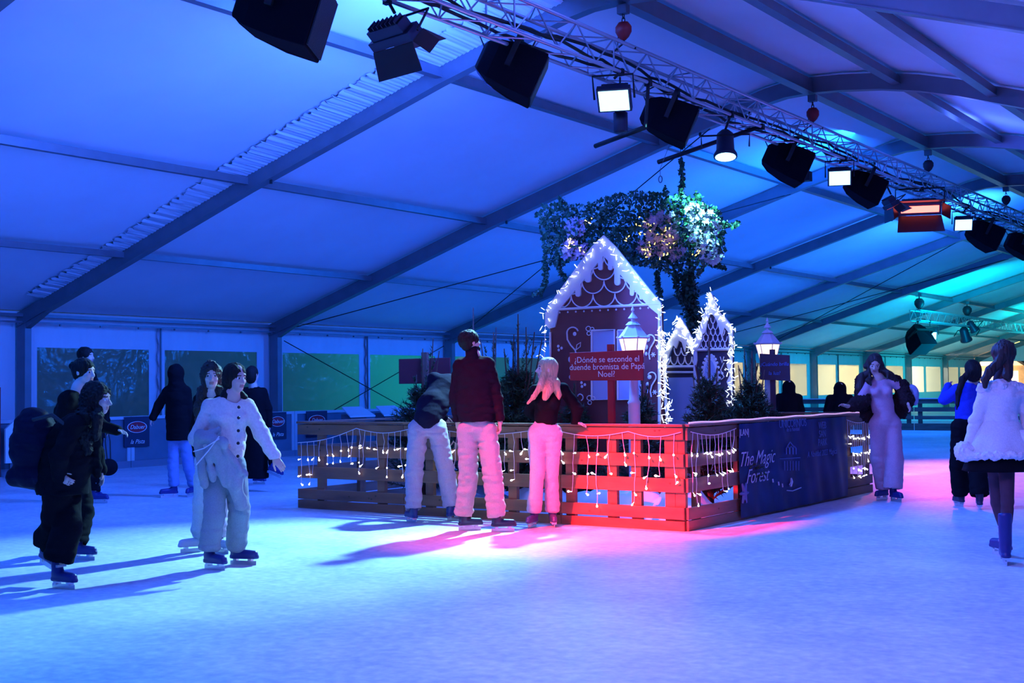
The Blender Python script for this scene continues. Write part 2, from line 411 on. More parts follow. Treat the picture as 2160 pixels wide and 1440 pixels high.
# frames
ti = 0
def trim(mb, m, smooth=False, parent=None):
    global ti; ti += 1; return struct('trim_%d' % ti, mb, m, smooth, parent)
for n in NB:
    v = rv(n); mb = MB(); P2 = PROF
    top = [(u, w-0.02) for u, w in P2]; bot = [(u, w-0.29) for u, w in P2]
    vs_ = []; fs = []
    for (u, w), (u2, w2) in zip(top, bot): vs_ += [(u, v-0.065, w), (u, v+0.065, w), (u2, v+0.065, w2), (u2, v-0.065, w2)]
    for i in range(len(top)-1):
        for a_, b_ in ((0, 1), (1, 2), (2, 3), (3, 0)): fs.append((i*4+a_, i*4+b_, i*4+4+b_, i*4+4+a_))
    mb.add(vs_, fs)
    for i in range(len(bot)-1):   # bolted lower flange lip
        mb.bar((bot[i][0], v, bot[i][1]), (bot[i+1][0], v, bot[i+1][1]), 0.17, 0.018)
    for u_, s_ in ((-21.62, 1), (4.72, -1)):
        mb.box((u_-0.13, v-0.07, 0), (u_+0.13, v+0.07, 2.85)); mb.bar((u_-0.1*s_, v, 2.62), (u_+0.75*s_, v, 3.02), 0.12, 0.1)
        mb.box((u_-0.2, v-0.17, 0), (u_+0.2, v+0.17, 0.03))
    trim(mb, M_alu)
    if n in (0, 1, 2, 3):         # little pulleys under the frame
        mb = MB()
        for u_ in (-10.6, -9.6, -15.0): mb.tube([(u_, v, roof(u_)-0.28), (u_, v, roof(u_)-0.36)], 0.025, 6)
        trim(mb, M_black)
for u, hh, ww in ((-18.63, 0.10, 0.07), (-15.5, 0.12, 0.08), (-11.48, 0.14, 0.10), (-8.45, 0.24, 0.14), (-6.9, 0.14, 0.11), (-5.33, 0.14, 0.11), (-1.0, 0.12, 0.08), (2.0, 0.1, 0.07)):
    mb = MB(); w = roof(u)-0.06-hh/2; mb.bar((u, VA, w), (u, VB, w), ww, hh); mb.bar((u, VA, w-hh/2), (u, VB, w-hh/2), ww*1.35, 0.012); trim(mb, M_alu)
for u in (-21.6, 4.7):
    mb = MB(); mb.bar((u, VA, 2.93), (u, VB, 2.93), 0.10, 0.06); mb.bar((u, VA, 2.80), (u, VB, 2.80), 0.07, 0.035)
    v = VA+0.3
    while v < VB: mb.box((u-0.02, v, 2.745), (u+0.02, v+0.03, 2.785)); v += 0.95
    trim(mb, M_alu)
# side wall with clear windows
WU = -21.82
holes = []; wi = 0
for n in range(-5, 10):
    v = rv(n)
    for a, c in ((0.42, 3.13), (3.55, 6.24)):
        holes.append((v+a, v+c))
mb = MB(); mb.box((WU-0.02, VA, 2.33), (WU, VB, 3.02)); mb.box((WU-0.02, VA, 0), (WU, VB, 0.93))
pv = VA
for a, c in holes+[(VB, VB)]:
    if a > pv: mb.box((WU-0.02, pv, 0.93), (WU, a, 2.33))
    pv = c
struct('wall_left', mb, M_skin_wall)
for i, (a, c) in enumerate(holes):
    mb = MB(); mb.box((WU-0.008, a, 0.93), (WU-0.002, c, 2.33)); w_ = struct('window_%d' % (i+1), mb, M_pvc)
# laced seam between the two sheets of each bay
for n in range(-1, 8):
    v = rv(n)+3.34; mb = MB(); mb.tube([(WU+0.03, v+0.02*math.sin(k*1.7), 0.05+k*0.12) for k in range(24)], 0.018, 5); mb.bar((WU+0.02, v+0.09, 0), (WU+0.02, v+0.09, 2.8), 0.03, 0.03); trim(mb, M_alu)
mb = MB(); mb.box((4.9, VA, 0), (4.92, VB, 3.02)); struct('wall_right', mb, M_skin_wall)
mb = MB(); mb.add([(-21.75, VA, 0), (4.85, VA, 0)]+[(u, VA, w) for u, w in reversed(PROF)], [tuple(range(2+len(PROF)))]); struct('wall_back', mb, M_skin_wall)
# far gable: membrane above the open end
mb = MB(); g = [(-21.75, VB, 2.75), (4.85, VB, 2.75)]+[(u, VB, w) for u, w in reversed(PROF)]; mb.add(g, [tuple(range(len(g)))])
mb.box((-21.75, VB-0.05, 2.68), (4.85, VB+0.05, 2.8)); struct('wall_front', mb, M_skin_wall)
# bracing cables under the roof and in the wall bays
def cable(name, P, Q, label, r=0.012, sag=0.0):
    P, Q = np.array(P, float), np.array(Q, float)
    pts = [P+(Q-P)*t-np.array((0, 0, sag*4*t*(1-t))) for t in np.linspace(0, 1, 9)]
    return tag(MB().tube(pts, r, 5).build(name, M_cable), label, 'cable')
def rp(n, u, d=0.3): return (u, rv(n), roof(u)-d)
cable('brace_cable', rp(1, -21.3), rp(2, -11.6), 'thin steel bracing cable slanting under the roof from the second wall column')
cable('brace_cable', rp(2, -21.3), rp(1, -10.4), 'thin steel bracing cable rising behind the left end of the hanging garland')
cable('brace_cable', rp(5, -21.3), rp(4, -11.6), 'thin roof bracing cable above the second street lantern', 0.014)
cable('brace_cable', rp(4, -21.3), rp(5, -11.6), 'thin roof bracing cable ending at the turquoise end of the tent roof', 0.014)
cable('brace_cable', (-21.6, rv(1)+0.25, 2.6), (-21.6, rv(2)-0.3, 0.3), 'diagonal wall bracing cable falling to the right across the green window', 0.012)
cable('brace_cable', (-21.6, rv(1)+0.25, 0.3), (-21.6, rv(2)-0.3, 2.6), 'diagonal wall bracing cable rising to the right behind the dark red sign back', 0.012)
# ------------------------------------------------------------------ outside, seen through the clear windows
M_leaf_dark = mat('hedge_leaf', (0.03, 0.09, 0.03), 0.6)
M_plaster = mat('warm_facade', (0.75, 0.62, 0.42), 0.8, noise=0.7, var=0.25)
M_roofd = mat('dark_roof', (0.02, 0.02, 0.025), 0.7)
def bush(name, c, sx, sy, sz, n, m, leaf, label, cat, group=None):
    mb = MB()
    for _ in range(n):
        d = np.random.default_rng(rng.integers(1e9)).normal(size=3); d /= np.linalg.norm(d); r_ = rng.uniform(0.6, 1.0)
        p = np.array(c)+d*np.array((sx, sy, sz))*r_; p[2] = max(0.03, p[2])
        a = rng.normal(size=3); a /= np.linalg.norm(a); bb = np.cross(a, d); bb /= np.linalg.norm(bb)+1e-9; L = leaf*rng.uniform(0.6, 1.3)
        mb.add([p-a*L/2, p+bb*L*0.3, p+a*L/2, p-bb*L*0.3], [(0, 1, 2, 3)])
    return tag(mb.build(name, m), label, cat, group)
hl = ['clipped hedge outside the leftmost clear tent window', 'clipped hedge outside the clear window behind the black-clad skaters', 'clipped hedge outside the clear window behind the cardigan skater', 'clipped hedge outside the green window left of the wooden fence', 'clipped hedge outside the clear window behind the bending man']
for i in range(5):
    bush('hedge', (-27.5-1.5*(i % 2), 13.5+5.0*i, 1.4), 1.2, 2.9, 1.8, 900, M_leaf_dark, 0.28, hl[i], 'hedge', 'hedges outside the windows')
light('garden_lamp', 'AREA', (-25.6, 27, 2.6), (-22, 27, 1.4), (0.0, 0.46, 0.40), 150, 4.0, 0.6)
light('garden_lamp', 'POINT', (-26.2, 14, 2.2), None, (0.0, 0.30, 0.2), 10, radius=0.2)
# floodlit buildings beyond the far windows
def facade(u0, v0, u1, v1, h, label, m=M_plaster):
    r = thing('market_building', ((u0+u1)/2, (v0+v1)/2, 0), label, 'building')
    d = np.array((u1-u0, v1-v0, 0.0)); L = np.linalg.norm(d); d /= L; nrm = np.array((d[1], -d[0], 0))
    if nrm @ np.array((-(u0+u1)/2, -(v0+v1)/2, 0)) < 0: nrm = -nrm
    w = MB(); P = np.array((u0, v0, 0.0)); Q = np.array((u1, v1, 0.0)); T = -nrm*4
    w.add([P, Q, Q+T, P+T]+[p+np.array((0, 0, h)) for p in (P, Q, Q+T, P+T)], [(0, 1, 5, 4), (1, 2, 6, 5), (2, 3, 7, 6), (3, 0, 4, 7)]); w.build('wall', m, r)
    w = MB(); e = np.array((0, 0, h)); r0 = (P+T/2)+np.array((0, 0, h+1.6)); r1 = (Q+T/2)+np.array((0, 0, h+1.6)); o = nrm*0.4
    w.add([P+o+e, Q+o+e, r1, r0, P+T-o+e, Q+T-o+e], [(0, 1, 2, 3), (3, 2, 5, 4), (0, 3, 4), (1, 5, 2)]); w.build('roof', M_roofd, r)
    for i in range(max(1, int(L/3))):
        c = P+d*(1.5+3*i); win = MB(); win.bar(c+nrm*0.03+np.array((0, 0, 1.9)), c+nrm*0.03+d*0.9+np.array((0, 0, 1.9)), 0.06, 0.9); win.build('window', mat('lit_window', (0.8, 0.6, 0.3), 0.5, emit=(1.0, 0.75, 0.4), strength=0.9), r)
    return r
facade(-31, 50, -30, 66, 2.9, 'low floodlit building outside the windows right of the second lantern')
facade(-31, 68, -28, 92, 2.6, 'low floodlit building outside the windows behind the woman in pink')
light('yard_lamp', 'AREA', (-24.0, 52, 2.9), (-30.5, 56, 1.8), (1.0, 0.86, 0.62), 2600, 2.0, 0.5)
light('yard_lamp', 'AREA', (-24.0, 66, 2.9), (-30.0, 72, 1.6), (1.0, 0.84, 0.60), 3000, 2.0, 0.5)
light('yard_lamp', 'AREA', (-24.0, 80, 2.9), (-29, 84, 1.5), (1.0, 0.84, 0.55), 2400, 2.0, 0.5)
# chalet and trees past the open end of the tent
M_chalet = mat('chalet_wood', (0.55, 0.33, 0.16), 0.7, noise=2.0, var=0.3)
def chalet(u, v, label):
    r = thing('market_chalet', (u, v, 0), label, 'stall')
    MB().box((u-1.8, v, 0), (u+1.8, v+2.2, 2.5)).build('wall', M_chalet, r)
    w = MB(); w.prism([(u-2.2, 2.4), (u, 3.9), (u+2.2, 2.4), (u+2.1, 2.3), (u, 3.7), (u-2.1, 2.3)], v-0.4, v+2.5); w.build('roof', M_roofd, r)
    MB().box((u-1.4, v-0.25, 1.15), (u+1.4, v, 1.22)).build('counter', M_chalet, r)
    MB().box((u-1.4, v-0.02, 1.25), (u+1.4, v-0.01, 2.15)).build('lit_hatch', mat('warm_hatch', (0.9, 0.7, 0.5), 0.6, emit=(1.0, 0.62, 0.3), strength=1.6), r)
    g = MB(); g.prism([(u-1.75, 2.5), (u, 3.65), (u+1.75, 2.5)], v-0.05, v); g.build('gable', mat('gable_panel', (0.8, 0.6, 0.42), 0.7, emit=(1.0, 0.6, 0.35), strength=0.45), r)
    return r
pc = at_v(2100, 725, 88.0); chalet(pc[0], 88.0, 'wooden market stall with glowing orange gable beyond the tent end')
pc = at_v(2190, 775, 92.0); chalet(pc[0], 92.0, 'lit market stall behind the head of the woman in the white coat')
light('chalet_lamp', 'POINT', (at_v(2090, 735, 86.5)[0], 86.5, 2.6), None, (1.0, 0.6, 0.3), 90, radius=0.1)
for i, (x, y, v, s, lb) in enumerate([(2150, 735, 97, 2.6, 'dark round tree strung with yellow lights at the right edge'), (2040, 730, 100, 2.2, 'dark tree beyond the open tent end above the blue sweater'), (1985, 740, 104, 2.2, 'dark tree beyond the tent end right of the last window')]):
    p = at_v(x, y, v); bush('street_tree', (p[0], v, 4.0), s, s, s, 700, M_leaf_dark, 0.5, lb, 'tree')
    MB_ = MB().tube([(p[0], v, 0), (p[0], v, 3.5)], 0.18, 8); 
    o = MB_.build('tree_trunk', mat('bark', (0.05, 0.035, 0.025), 0.9)); tag(o, lb.replace('tree', 'tree trunk'), 'trunk')
mb = MB()
for _ in range(26):
    p = at_v(2150+rng.uniform(-22, 22), 722+rng.uniform(-18, 18), 94.3); mb.ball(p, 0.09, 5)
tag(mb.build('light_garland', mat('yellow_bulb', (1, .9, .3), emit=(1, .85, .15), strength=4, sample=False)), 'yellow bulb garland hanging on the tree at the right edge', 'lights')
# ------------------------------------------------------------------ rink barriers
M_board = mat('barrier_panel', (0.12, 0.18, 0.24), 0.25, noise=2.0, var=0.1)
M_white = mat('white_paint', (0.8, 0.8, 0.8), 0.5)
M_navy = mat('navy_poster', (0.015, 0.02, 0.06), 0.5)
M_redlogo = mat('logo_red', (0.5, 0.01, 0.03), 0.5)
M_wood_dark = mat('dark_wood', (0.10, 0.07, 0.05), 0.7, noise=(2, 14, 14), var=0.35, bump=0.2)
BU = -20.05
labs = ['clear rink barrier panel behind the backpack skater', 'clear rink barrier panel left of the hooded skater', 'clear rink barrier panel behind the hooded skater', 'clear rink barrier panel behind the cardigan skater', 'clear rink barrier panel left of the wooden fence', 'clear rink barrier panel above the left end of the wooden fence', 'clear rink barrier panel behind the bending man', 'clear rink barrier panel behind the tall man', 'clear rink barrier panel right of the tall man']
v = 11.6
for i in range(9):
    L = 2.2; r = thing('rink_barrier', (BU, v+L/2, 0), labs[i], 'barrier', 'rink barrier panels')
    MB().box((BU-0.01, v+0.05, 0.12), (BU+0.01, v+L-0.05, 0.92)).build('panel', M_board, r)
    MB().box((BU-0.04, v, 0.92), (BU+0.04, v+L-0.01, 0.98)).build('handrail', mat('rail_alu', (0.6, 0.62, 0.66), 0.4, 0.4), r)
    MB().box((BU-0.04, v, 0), (BU+0.04, v+L-0.01, 0.13)).build('kick_board', mat('kick', (0.18, 0.22, 0.28), 0.5), r)
    for vv_ in (v, v+L-0.09): MB().box((BU-0.035, vv_, 0), (BU+0.035, vv_+0.08, 0.95)).build('post', mat('rail_alu', (0.6, 0.62, 0.66)), r)
    v += L
def poster(x0, y0, y1, x1, label):
    a = at_u(x0, y0, BU+0.05); c = at_u(x1, y1, BU+0.05); v0, v1 = a[1], c[1]; t = 0.97; h = 0.58
    r = thing('logo_poster', (BU+0.05, (v0+v1)/2, t-h), label, 'poster', 'dark logo posters on the rink barrier')
    MB().box((BU+0.045, v0, t-h), (BU+0.055, v1, t)).build('sheet', M_navy, r)
    c0 = (v0+v1)/2; cz = t-0.2; a_, b_ = (v1-v0)*0.36, 0.10
    def ov(k): return [(BU+0.058+0.002*k[1], c0+a_*k[0]*math.cos(q*math.pi/16), cz+b_*k[0]*math.sin(q*math.pi/16)) for q in range(32)]
    m_ = MB(); m_.add(ov((1.1, 0)), [tuple(range(32))]); m_.build('logo_rim', M_white, r)
    m_ = MB(); m_.add(ov((1.0, 1)), [tuple(range(32))]); m_.build('logo_oval', M_redlogo, r)
    text_mesh('Dabuer', 0.115, 'lettering', M_white, r, (BU+0.066, c0, cz), (0, 1, 0), (0, 0, 1), font_shear=0.3)
    text_mesh('la Pista', 0.12, 'lettering', M_white, r, (BU+0.062, c0, t-h+0.1), (0, 1, 0), (0, 0, 1), font_shear=0.4)
poster(262, 890, 950, 315, 'dark poster with red oval logo beside the outstretched hand')
poster(566, 880, 915, 604, 'dark poster with red oval logo above the cardigan skater\'s hand')
poster(646, 878, 900, 690, 'dark poster with red oval logo half hidden by the fence rail')
# white sign on the left, red cloth
p0 = at_u(12, 895, BU+0.4); p1 = at_u(44, 970, BU+0.4)
r = thing('white_sign', (BU+0.4, (p0[1]+p1[1])/2, 0), 'white chamfered board with small dark logo behind the backpack skater', 'sign')
q = MB(); v0 = p0[1]; q.add([(BU+0.4, v0, 0.25), (BU+0.4, v0+0.75, 0.25), (BU+0.4, v0+0.75, 0.95), (BU+0.4, v0+0.14, 0.95), (BU+0.4, v0, 0.83)]+[(BU+0.36, v0, 0.25), (BU+0.36, v0+0.75, 0.25), (BU+0.36, v0+0.75, 0.95), (BU+0.36, v0+0.14, 0.95), (BU+0.36, v0, 0.83)], [(0, 1, 2, 3, 4), (9, 8, 7, 6, 5), (0, 5, 6, 1), (1, 6, 7, 2), (2, 7, 8, 3), (3, 8, 9, 4), (4, 9, 5, 0)]); q.build('board', M_white, r)
MB().box((BU+0.40, v0+0.06, 0.52), (BU+0.41, v0+0.45, 0.68)).build('logo_patch', M_navy, r)
text_mesh('W', 0.14, 'lettering', M_white, r, (BU+0.415, v0+0.15, 0.6), (0, 1, 0), (0, 0, 1))
for dv in (0.1, 0.65): MB().box((BU+0.34, v0+dv, 0), (BU+0.38, v0+dv+0.04, 0.3)).build('leg', M_alu_dark, r)
r = thing('red_banner', (BU+0.3, v0-0.9, 0), 'dark red cloth panel at the left edge of the rink side', 'banner')
MB().box((BU+0.28, v0-1.8, 0.02), (BU+0.3, v0-0.03, 1.55)).build('cloth', mat('dark_red_cloth', (0.30, 0.02, 0.02), 0.8, noise=4.0, var=0.3), r)
# two white lecterns beyond the fence
for i, (x, lb) in enumerate(((750, 'slanted white lectern top behind the left fence rail'), (820, 'slanted white lectern top left of the bending man'))):
    p = at_u(x, 884, BU+0.9); r = thing('white_lectern', (p[0], p[1], 0), lb, 'lectern', 'white lecterns beside the rink barrier')
    MB().box((p[0]-0.2, p[1]-0.25, 0), (p[0]+0.1, p[1]+0.25, 0.9)).build('body', M_alu_dark, r)
    q = MB(); q.add([(p[0]+0.22, p[1]-0.42, 0.86), (p[0]+0.22, p[1]+0.42, 0.86), (p[0]-0.1, p[1]+0.33, 1.06), (p[0]-0.1, p[1]-0.33, 1.06), (p[0]+0.22, p[1]-0.42, 0.83), (p[0]+0.22, p[1]+0.42, 0.83), (p[0]-0.1, p[1]+0.33, 1.03), (p[0]-0.1, p[1]-0.33, 1.03)], [(0, 1, 2, 3), (7, 6, 5, 4), (0, 4, 5, 1), (1, 5, 6, 2), (2, 6, 7, 3), (3, 7, 4, 0)]); q.build('slanted_top', M_white, r)
# slatted boards at the far end of the ice
u = -19.9; lb = ['slatted rink board far left behind the small firs', 'slatted rink board behind the second sign', 'slatted rink board between the two dark onlookers', 'slatted rink board behind the woman in pink', 'slatted rink board between the woman in pink and the blue sweater', 'slatted rink board behind the blue sweater', 'slatted rink board right of the blue sweater']
for i in range(7):
    L = 1.9; r = thing('slatted_board', (u+L/2, 39.1, 0), lb[i], 'barrier', 'slatted boards at the far end of the ice')
    for z0, z1 in ((0.81, 0.95), (0.57, 0.70), (0.33, 0.44), (0.0, 0.21)): MB().box((u, 39.07, z0), (u+L-0.03, 39.11, z1)).build('plank', M_wood_dark, r)
    for x in (u+0.1, u+L-0.25): MB().box((x, 39.11, 0), (x+0.12, 39.17, 0.9)).build('post', M_wood_dark, r)
    MB().box((u, 39.03, 0.95), (u+L-0.03, 39.15, 0.975)).build('cap', mat('rail_alu', (0.6, 0.62, 0.66)), r)
    u += L
# ------------------------------------------------------------------ lighting truss and everything hung from it
def truss(name, u, w1, w0, v0, v1, half, label, step=0.45):
    r = thing(name, (u, (v0+v1)/2, w0), label, 'truss')
    for du in (-half, half):
        for w in (w0, w1): MB().tube([(u+du, v0, w), (u+du, v1, w)], 0.026, 8).build('chord', M_trs, r, True)
    n = int((v1-v0)/step); faces = [((-half, w0), (-half, w1)), ((half, w0), (half, w1)), ((-half, w0), (half, w0)), ((-half, w1), (half, w1))]
    for a, c in faces:
        m = MB()
        for i in range(n):
            p, q = (a, c) if i % 2 == 0 else (c, a)
            m.tube([(u+p[0], v0+i*step, p[1]), (u+q[0], v0+(i+1)*step, q[1])], 0.011, 5)
        for i in range(0, n, 5): m.tube([(u+a[0], v0+i*step, a[1]), (u+c[0], v0+i*step, c[1])], 0.012, 5)
        m.build('lattice', M_trs, r)
    return r
M_trs = mat('truss_alu', (0.50, 0.52, 0.56), 0.35, 0.8)
TW1, TW0, TH = 5.93, 5.53, 0.2
truss('lighting_truss', RU, TW1, TW0, 3.0, 62.0, TH, 'long square aluminium truss running under the tent ridge')
truss('lighting_truss', -15.5, 4.25, 3.85, 49.6, 76.0, 0.2, 'distant aluminium truss in the turquoise end of the tent', 0.5)
for k, (du, w, seed) in enumerate(((-0.08, 5.62, 1), (0.05, 5.70, 2), (0.1, 5.60, 3))):
    g = np.random.default_rng(seed); vs2 = np.arange(4, 60, 0.35)
    pts = [(RU+du+0.05*math.sin(v*1.3+k*2)+g.normal()*0.012, v, w+0.05*math.sin(v*0.9+k)+g.normal()*0.015) for v in vs2]
    tag(MB().tube(pts, 0.022, 5).build('power_cable', M_cable), ['thick black cable lying along the left side inside the truss', 'thick black cable lying along the middle of the truss', 'thick black cable lying along the right side inside the truss'][k], 'cable', 'cables inside the truss')
M_hoist = mat('hoist_red', (0.45, 0.015, 0.02), 0.45); M_hoistd = mat('hoist_dark', (0.05, 0.02, 0.03), 0.5)
def hoist(u, v, wt, wb, red, label, s=1.0):
    r = thing('chain_hoist', (u, v, wb), label, 'hoist', 'chain hoists carrying the trusses')
    m = MB(); m.box((u-0.07*s, v-0.05*s, wt-0.10), (u+0.07*s, v+0.05*s, wt+0.02)); m.build('beam_clamp', M_alu_dark, r)
    mid = wt-(wt-wb)*0.55; m = MB(); z = wt-0.08; k = 0
    while z > mid+0.10*s:
        o = np.array((u, v, z-0.04*s)); t = np.linspace(0, 2*math.pi, 9)
        d = np.array((1, 0, 0)) if k % 2 else np.array((0, 1, 0))
        m.tube([o+d*0.022*s*math.cos(a)+np.array((0, 0, 0.045*s*math.sin(a))) for a in t], 0.008*s, 5, cap=False); z -= 0.068*s; k += 1
    m.build('chain', M_black, r)
    m = MB(); m.lathe([(0.02, 0.11), (0.07, 0.10), (0.115, 0.04), (0.115, -0.03), (0.075, -0.10), (0.03, -0.14)], (0, 0, 0), 12)
    m.v = [(x*s+u, y*s*0.75+v, z*s+mid) for x, y, z in m.v]; m.build('motor_body', M_hoist if red else M_hoistd, r, True)
    m = MB(); m.tube([(u, v, mid-0.12*s), (u, v, wb+0.06)], 0.016*s, 6); m.tube([(u, v, wb+0.08), (u-TH*0.9, v, wb-0.02)], 0.014, 5); m.tube([(u, v, wb+0.08), (u+TH*0.9, v, wb-0.02)], 0.014, 5); m.build('hook', M_black, r)
    m = MB(); m.tube([(u-0.08, v, mid-0.05), (u-0.16, v+0.1, wb)], 0.006, 4); m.build('hand_chain', M_cable, r)
hoist(RU+0.05, rv(0), 6.5, TW1, True, 'red chain hoist at the top of the frame, nearest of the hoists')
hoist(RU+0.05, rv(1), 6.5, TW1, True, 'red chain hoist hanging above the truss, second from the nearest')
hoist(RU+0.05, rv(2), 6.5, TW1, False, 'dark chain hoist above the red floodlight')
hoist(RU+0.05, rv(3), 6.5, TW1, False, 'dark chain hoist near the right edge above the truss')
hoist(RU+0.05, rv(4), 6.5, TW1, False, 'far dark chain hoist past the right end of the visible truss')
hoist(-15.45, 50.0, 4.9, 4.25, False, 'dark chain hoist above the distant black loudspeaker', 1.7)
hoist(-15.45, 56.65, 4.9, 4.25, False, 'dark chain hoist over the small distant spotlights', 1.7)
M_spk = mat('speaker_body', (0.006, 0.005, 0.010), 0.9, noise=30.0, bump=0.15, spec=0.08)
M_grille = mat('speaker_grille', (0.03, 0.03, 0.04), 0.55, 0.3, noise=60.0, bump=0.4)
def frame(dirv, upv=(0, 0, 1)):
    x = np.array(dirv, float); x /= np.linalg.norm(x); y = np.cross(upv, x); y /= np.linalg.norm(y); z = np.cross(x, y)
    return np.stack([x, y, z], 1)
def put(mb, M, c, s=1.0): mb.v = [tuple(M @ (np.array(p)*s)+np.array(c)) for p in mb.v]; return mb
def hang(r, c, top, m=M_black, w=TW0):
    # clamp and pipe from the fixture up to the bottom chord
    c = np.array(c, float); u = RU+(TH if c[0] > RU else -TH)
    if abs(c[0]-RU) > 3: u = c[0]
    q = MB(); q.tube([(c[0], c[1], top), (u, c[1], w)], 0.018, 6); q.box((u-0.04, c[1]-0.03, w-0.05), (u+0.04, c[1]+0.03, w+0.04)); q.build('clamp', m, r)
def speaker(px, du, s, dirv, label, W=TW0, fixed=None):
    c = fixed if fixed is not None else at_u(px[0], px[1], RU+du); M = frame(dirv)
    r = thing('loudspeaker', tuple(c), label, 'speaker', 'black loudspeakers hung from the trusses')
    pl = [(0.42, -0.33), (0.42, 0.33), (0.10, 0.30), (-0.22, 0.22), (-0.38, 0.12), (-0.43, 0.0), (-0.38, -0.12), (-0.22, -0.22), (0.10, -0.30)]
    q = MB(); n = len(pl); zs = lambda x: 1.0 if x > -0.1 else (0.86 if x > -0.3 else (0.66 if x > -0.41 else 0.5)); q.add([(x, y, -0.33*zs(x)) for x, y in pl]+[(x, y, 0.30*zs(x)) for x, y in pl], [tuple(range(n-1, -1, -1)), tuple(range(n, 2*n))]+[(i, (i+1) % n, (i+1) % n+n, i+n) for i in range(n)])
    put(q, M, c, s).build('cabinet', M_spk, r, bevel=0.015)
    q = MB(); q.box((0.425, -0.30, -0.30), (0.44, 0.30, 0.27)); put(q, M, c, s).build('grille', M_grille, r)
    q = MB(); q.box((-0.05, -0.36, -0.06), (0.02, -0.31, 0.42)); q.box((-0.05, 0.31, -0.06), (0.02, 0.36, 0.42)); q.box((-0.05, -0.36, 0.38), (0.02, 0.36, 0.42)); put(q, M, c, s).build('yoke', M_black, r)
    q = MB(); q.tube([(-0.40, 0.0, 0.1), (-0.55, 0.05, 0.25), (-0.35, 0.1, 0.5)], 0.012, 5); put(q, M, c, s).build('lead', M_cable, r)
    hang(r, c, c[2]+0.40*s, w=W); return r
M_led = mat('led_cyan', (0.6, 0.9, 1.0), emit=(0.40, 0.85, 1.0), strength=2.3, sample=False)
M_ledr = mat('led_red', (1.0, 0.3, 0.2), emit=(1.0, 0.12, 0.08), strength=5.0)
M_fix = mat('fixture_body', (0.03, 0.03, 0.06), 0.45, 0.3); M_redflap = mat('barn_door_dark', (0.045, 0.025, 0.03), 0.4, 0.3)
def flood(px, du, s, dirv, kind, label, W=TW0, fixed=None, led=None):
    c = fixed if fixed is not None else at_u(px[0], px[1], RU+du); M = frame(dirv)
    r = thing('floodlight', tuple(c), label, 'floodlight', 'floodlights hung from the trusses')
    wx, wz = (0.20, 0.15) if kind == 'led' else (0.30, 0.10)
    if kind == 'par':
        q = MB(); q.lathe([(0.06, -0.26), (0.12, -0.2), (0.13, 0.05), (0.17, 0.12), (0.17, 0.16)], n=16, rot=np.array(((0, 0, 1), (0, 1, 0), (-1, 0, 0))).astype(float)); put(q, M, c, s).build('housing', M_fix, r, True)
        q = MB(); q.lathe([(0.001, 0.145), (0.15, 0.15), (0.15, 0.162), (0.001, 0.165)], n=16, rot=np.array(((0, 0, 1), (0, 1, 0), (-1, 0, 0))).astype(float)); put(q, M, c, s).build('lens', led or M_led, r)
    else:
        q = MB(); q.box((-0.16, -wx*0.8, -wz*0.8), (-0.02, wx*0.8, wz*0.8)); q.box((-0.05, -wx, -wz), (0.05, wx, wz))
        for k in range(7): q.box((-0.20, -wx*0.7+k*wx*0.22, -wz*0.7), (-0.16, -wx*0.66+k*wx*0.22, wz*0.7))
        put(q, M, c, s).build('housing', M_fix, r, bevel=0.01)
        lh = 0.85 if kind == 'led' else 0.5
        q = MB(); q.box((0.05, -wx*0.88, -wz*lh), (0.062, wx*0.88, wz*lh)); put(q, M, c, s).build('lens', led or M_led, r)
    if kind == 'barn':
        for sg in (-1, 1):
            q = MB(); q.add([(0.05, -wx, sg*wz), (0.05, wx, sg*wz), (0.30, wx*1.1, sg*(wz+0.14)), (0.30, -wx*1.1, sg*(wz+0.14)), (0.05, -wx, sg*(wz+.01)), (0.05, wx, sg*(wz+.01)), (0.30, wx*1.1, sg*(wz+0.15)), (0.30, -wx*1.1, sg*(wz+0.15))], [(0, 1, 2, 3), (7, 6, 5, 4), (0, 4, 5, 1), (1, 5, 6, 2), (2, 6, 7, 3), (3, 7, 4, 0)]); put(q, M, c, s).build('barn_door', M_redflap, r)
            q = MB(); q.add([(0.05, sg*wx, -wz), (0.05, sg*wx, wz), (0.22, sg*(wx+0.1), wz), (0.22, sg*(wx+0.1), -wz), (0.05, sg*(wx+.01), -wz), (0.05, sg*(wx+.01), wz), (0.22, sg*(wx+0.11), wz), (0.22, sg*(wx+0.11), -wz)], [(0, 1, 2, 3), (7, 6, 5, 4), (0, 4, 5, 1), (1, 5, 6, 2), (2, 6, 7, 3), (3, 7, 4, 0)]); put(q, M, c, s).build('barn_door', M_redflap, r)
    q = MB(); y_ = wx+0.04
    q.tube([(0, -y_, 0), (-0.05, -y_, 0.28), (-0.05, y_, 0.28), (0, y_, 0)], 0.014, 5); put(q, M, c, s).build('yoke', M_black, r)
    hang(r, c, c[2]+0.24*s, w=W); return r
SD = (0.74, 0.52, -0.42)
speaker((590, 20), -0.15, 1.0, (0.80, 0.50, -0.30), 'large black loudspeaker cut by the top edge of the picture')
speaker((1075, 143), -0.30, 0.92, SD, 'black loudspeaker under the truss left of the brightest floodlight')
speaker((1408, 250), 0.05, 0.86, (0.80, 0.45, -0.40), 'black loudspeaker right beside the brightest cyan floodlight')
speaker((1657, 340), -0.15, 0.90, SD, 'black loudspeaker between the small lit spotlight and the second cyan floodlight')
speaker((1820, 393), 0.0, 0.84, (0.72, 0.55, -0.48), 'black loudspeaker just left of the unlit red-rimmed fixture')
speaker((2072, 493), -0.1, 0.95, (0.72, 0.55, -0.48), 'black loudspeaker right of the farthest cyan floodlight on the near truss')
speaker((2150, 515), -0.1, 0.92, SD, 'black loudspeaker at the right edge of the picture')
